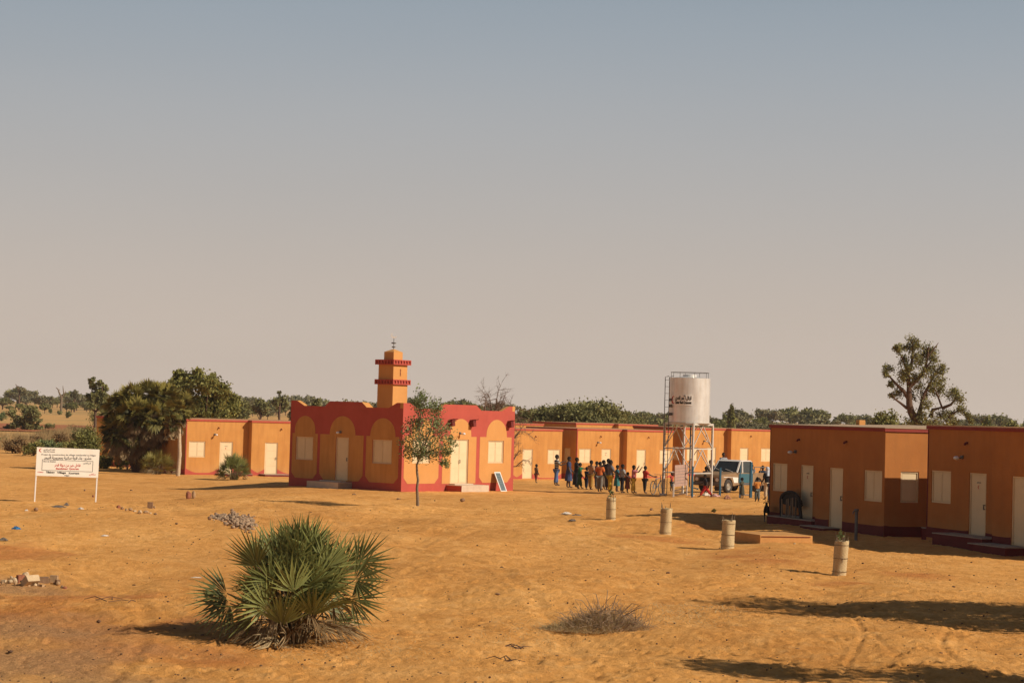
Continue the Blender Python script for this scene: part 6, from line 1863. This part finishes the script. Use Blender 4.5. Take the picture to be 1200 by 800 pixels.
stand(692, 573.6, 539.4, -50, 'person in tan top and mustard trousers in the crowd', (.42, .24, .13), (.38, .22, .05), arms=((20, 8, 50), (5, 10, 40)))
stand(702.5, 575.8, 541, -20, 'person in bright orange shirt and wide grey trousers, seen from behind', (.62, .16, .04), (.20, .18, .15), arms=((15, 12, 40), (10, 12, 45)))
stand(698.5, 572.5, 540.5, -70, 'person in grey top half hidden behind the bright orange shirt', (.16, .15, .16), (.10, .10, .11), arms=((15, 8, 30), (10, 8, 15)))
stand(706.5, 573.6, 539, -75, 'tall person in brown clothes standing between orange shirt and grey coat', (.17, .12, .08), (.13, .09, .06), arms=((20, 8, 40), (10, 8, 30)), legs=(8, -10))
stand(714.5, 577, 539, -70, 'person in long grey coat over yellow trousers at the middle of the crowd', (.16, .155, .16), (.62, .42, .04), arms=((15, 14, 55), (30, 8, 40)), legs=(7, -5))
stand(712, 574, 537.6, -30, 'tall dark clothed person behind the grey coat, only head and shoulders showing', (.05, .045, .05), (.05, .045, .05))
stand(722.7, 576, 545, -80, 'person in teal dress behind the grey coat and the pale shirt', (.04, .16, .20), (.05, .20, .20), style='dress')
stand(728.8, 577.3, 544, -70, 'person in pale grey shirt and black trousers in the crowd', (.36, .36, .34), (.018, .018, .022), arms=((30, 12, 50), (20, 8, 40)), legs=(7, -6))
stand(735, 577.3, 553, -60, 'small child in rust brown dress between pale shirt and pink top', (.28, .09, .05), (.24, .08, .05), style='dress', child=True)
stand(741.8, 577.4, 545, -80, 'person in pink top and yellow trousers lifting both hands to the face', (.62, .22, .24), (.55, .38, .06), arms=((95, 25, 55), (80, 18, 70)), legs=(8, -6))
stand(755.3, 577.6, 546, -70, 'person in red shirt and black trousers reaching for the bicycle', (.52, .05, .035), (.015, .015, .018), arms=((20, 8, 20), (48, 20, 20)), legs=(4, -3))
# round the tower
stand(787, 575.5, 553.4, -120, 'child in red shirt half hidden behind the information board', (.50, .07, .04), (.05, .07, .08), child=True, style='shorts')
stand(826.8, 582.2, 554, 85, 'person in black top and bright red trousers striding under the tower', (.025, .022, .028), (.55, .045, .04), legs=(32, -30), arms=((-25, 10, 25), (30, 10, 40)), lean=4)
stand(869.4, 583.7, 559.4, 60, 'child in dark olive dress in front of the pickup', (.08, .075, .05), (.07, .065, .045), style='dress', child=True, arms=((20, 30, 60), (25, 25, 60)))
stand(887.2, 587.2, 559, 10, 'child in orange yellow shirt and grey trousers seen from behind near the house corner', (.62, .24, .05), (.15, .17, .16), child=True, arms=((5, 10, 20), (5, 10, 15)))
stand(899, 585.5, 547.5, 30, 'person in black robe and white headscarf over cream trousers at the house corner', (.015, .016, .022), (.60, .48, .34), scarf=(.62, .66, .72), arms=((10, 10, 30), (10, 10, 20)))
stand(902.5, 588, 561, 20, 'child in blue trousers in front of the robed person', (.02, .02, .03), (.05, .09, .16), child=True)
stand(904.5, 584.5, 550, -20, 'person in brown clothes partly hidden by the shaded house corner', (.10, .06, .04), (.08, .05, .035))
def stand_at(px, y, top_y, H, yaw, label, top, low, **k):
    x = (px - 600) / FPX * y; z = zat(px, top_y, y) - H
    return person((x, y, z), H, R(yaw), label, top, low, **k)
stand_at(836, 109, 539.0, 1.55, 160, 'person in dark clothes beyond the pickup bonnet, seen between the tower legs', (.07, .07, .08), (.05, .05, .05))
stand_at(831, 108, 546.5, 1.25, 190, 'small child in grey top beyond the pickup bonnet', (.18, .18, .18), (.10, .10, .10), child=True)
pb = at(851, 107.5)
person((pb.x, pb.y, pb.z + .55), 1.52, R(200), 'person in pale grey shirt and dark trousers standing up high behind the pickup bonnet', (.34, .33, .33), (.03, .03, .035), arms=((35, 8, 75), (35, 8, 75)))
def crate():
    t = empty('wooden_crate', (pb.x, pb.y, pb.z), .3, 'wooden crate under the person standing behind the pickup bonnet', 'crate')
    mb = MB(); mb.box((-.35, -.3, -.05), (.35, .3, .55)); mb.build('box', BARK, t)
    for s_ in (-1, 1):
        mb = MB(); mb.box((-.37, s_ * .32 - .018, .1), (.37, s_ * .32 + .018, .18)); mb.box((-.37, s_ * .32 - .018, .38), (.37, s_ * .32 + .018, .46)); mb.build('batten', BARKG, t)
crate()
stand_at(886, 107.2, 543.5, 1.62, 120, 'person in grey shirt leaning at the pickup load bed', (.20, .21, .23), (.08, .08, .1), arms=((40, 10, 40), (30, 10, 40)), lean=8)
stand_at(897.5, 108.0, 545.5, 1.6, 150, 'person in dark blue top beyond the pickup bed, beside the robed figure', (.06, .08, .12), (.05, .05, .06))

# ------------------------------------------------------------------ goat by the house corner
def goat():
    p = P(898, 611); H = 1.0
    t = empty('goat', p, R(172), 'dark brown goat in the house shadow, seen from behind', 'goat')
    V, E, Rd = [], [], []
    def add(v, r_, par=None):
        V.append(v); Rd.append(r_); i = len(V) - 1
        if par is not None: E.append((par, i))
        return i
    a = add((0, 0, .56), (.13, .15)); b = add((0, .26, .55), (.14, .16), a); c = add((0, .50, .57), (.12, .15), b); a2 = add((0, -.16, .58), (.10, .11), a)
    n1 = add((0, .62, .70), .075, c); n2 = add((0, .70, .82), .055, n1); h1 = add((0, .76, .86), .06, n2); add((0, .90, .79), .034, h1)
    tl = add((0, -.26, .64), .028, a2); add((-.03, -.32, .70), .016, tl)
    for s_ in (-1, 1):
        k0 = add((s_ * .085, -.13, .46), .068, a2); k1 = add((s_ * .085, -.06, .33), .040, k0); k2 = add((s_ * .085, -.16, .20), .024, k1); k3 = add((s_ * .085, -.13, .05), .018, k2); add((s_ * .085, -.10, .02), .024, k3)
        f0 = add((s_ * .08, .48, .43), .055, c); f1 = add((s_ * .08, .49, .24), .027, f0); f2 = add((s_ * .08, .47, .06), .018, f1); add((s_ * .08, .50, .02), .023, f2)
    me = skin_to_mesh('body', V, E, Rd)
    mb = MB()
    for s_ in (-1, 1):
        mb.tube([(s_ * .05, .74, .88), (s_ * .11, .72, .87), (s_ * .15, .72, .82)], [.018, .022, .006], 6)
        mb.tube([(s_ * .03, .74, .91), (s_ * .045, .69, .98), (s_ * .06, .62, 1.0)], [.014, .011, .004], 5)
    append_mb(me, mb); me.materials.clear(); me.materials.append(mat('dark goat coat', (.045, .026, .018), (.02, .013, .01), 8, .8, .5, 60))
    o = bpy.data.objects.new('body', me); col.objects.link(o); o.parent = t; t.scale = (.82, .82, .82)
goat()

# ------------------------------------------------------------------ dusty air
HAZE = 0.00016
if HAZE > 0:
    mb = MB(); mb.box((-1500, -60, -6), (1500, 1100, 30)); m_ = bpy.data.materials.new('dusty air'); m_.use_nodes = True; nt = m_.node_tree
    nt.nodes.remove(nt.nodes['Principled BSDF']); pv = nd(nt, 'ShaderNodeVolumePrincipled'); pv.inputs['Density'].default_value = HAZE; pv.inputs['Color'].default_value = (.90, .84, .78, 1); pv.inputs['Anisotropy'].default_value = .2
    nt.links.new(pv.outputs[0], nt.nodes['Material Output'].inputs['Volume'])
    tag(mb.build('haze', m_), 'thin dusty haze in the air over the plain', 'haze', None, 'stuff')
bpy.data.scenes.remove(TMPS)
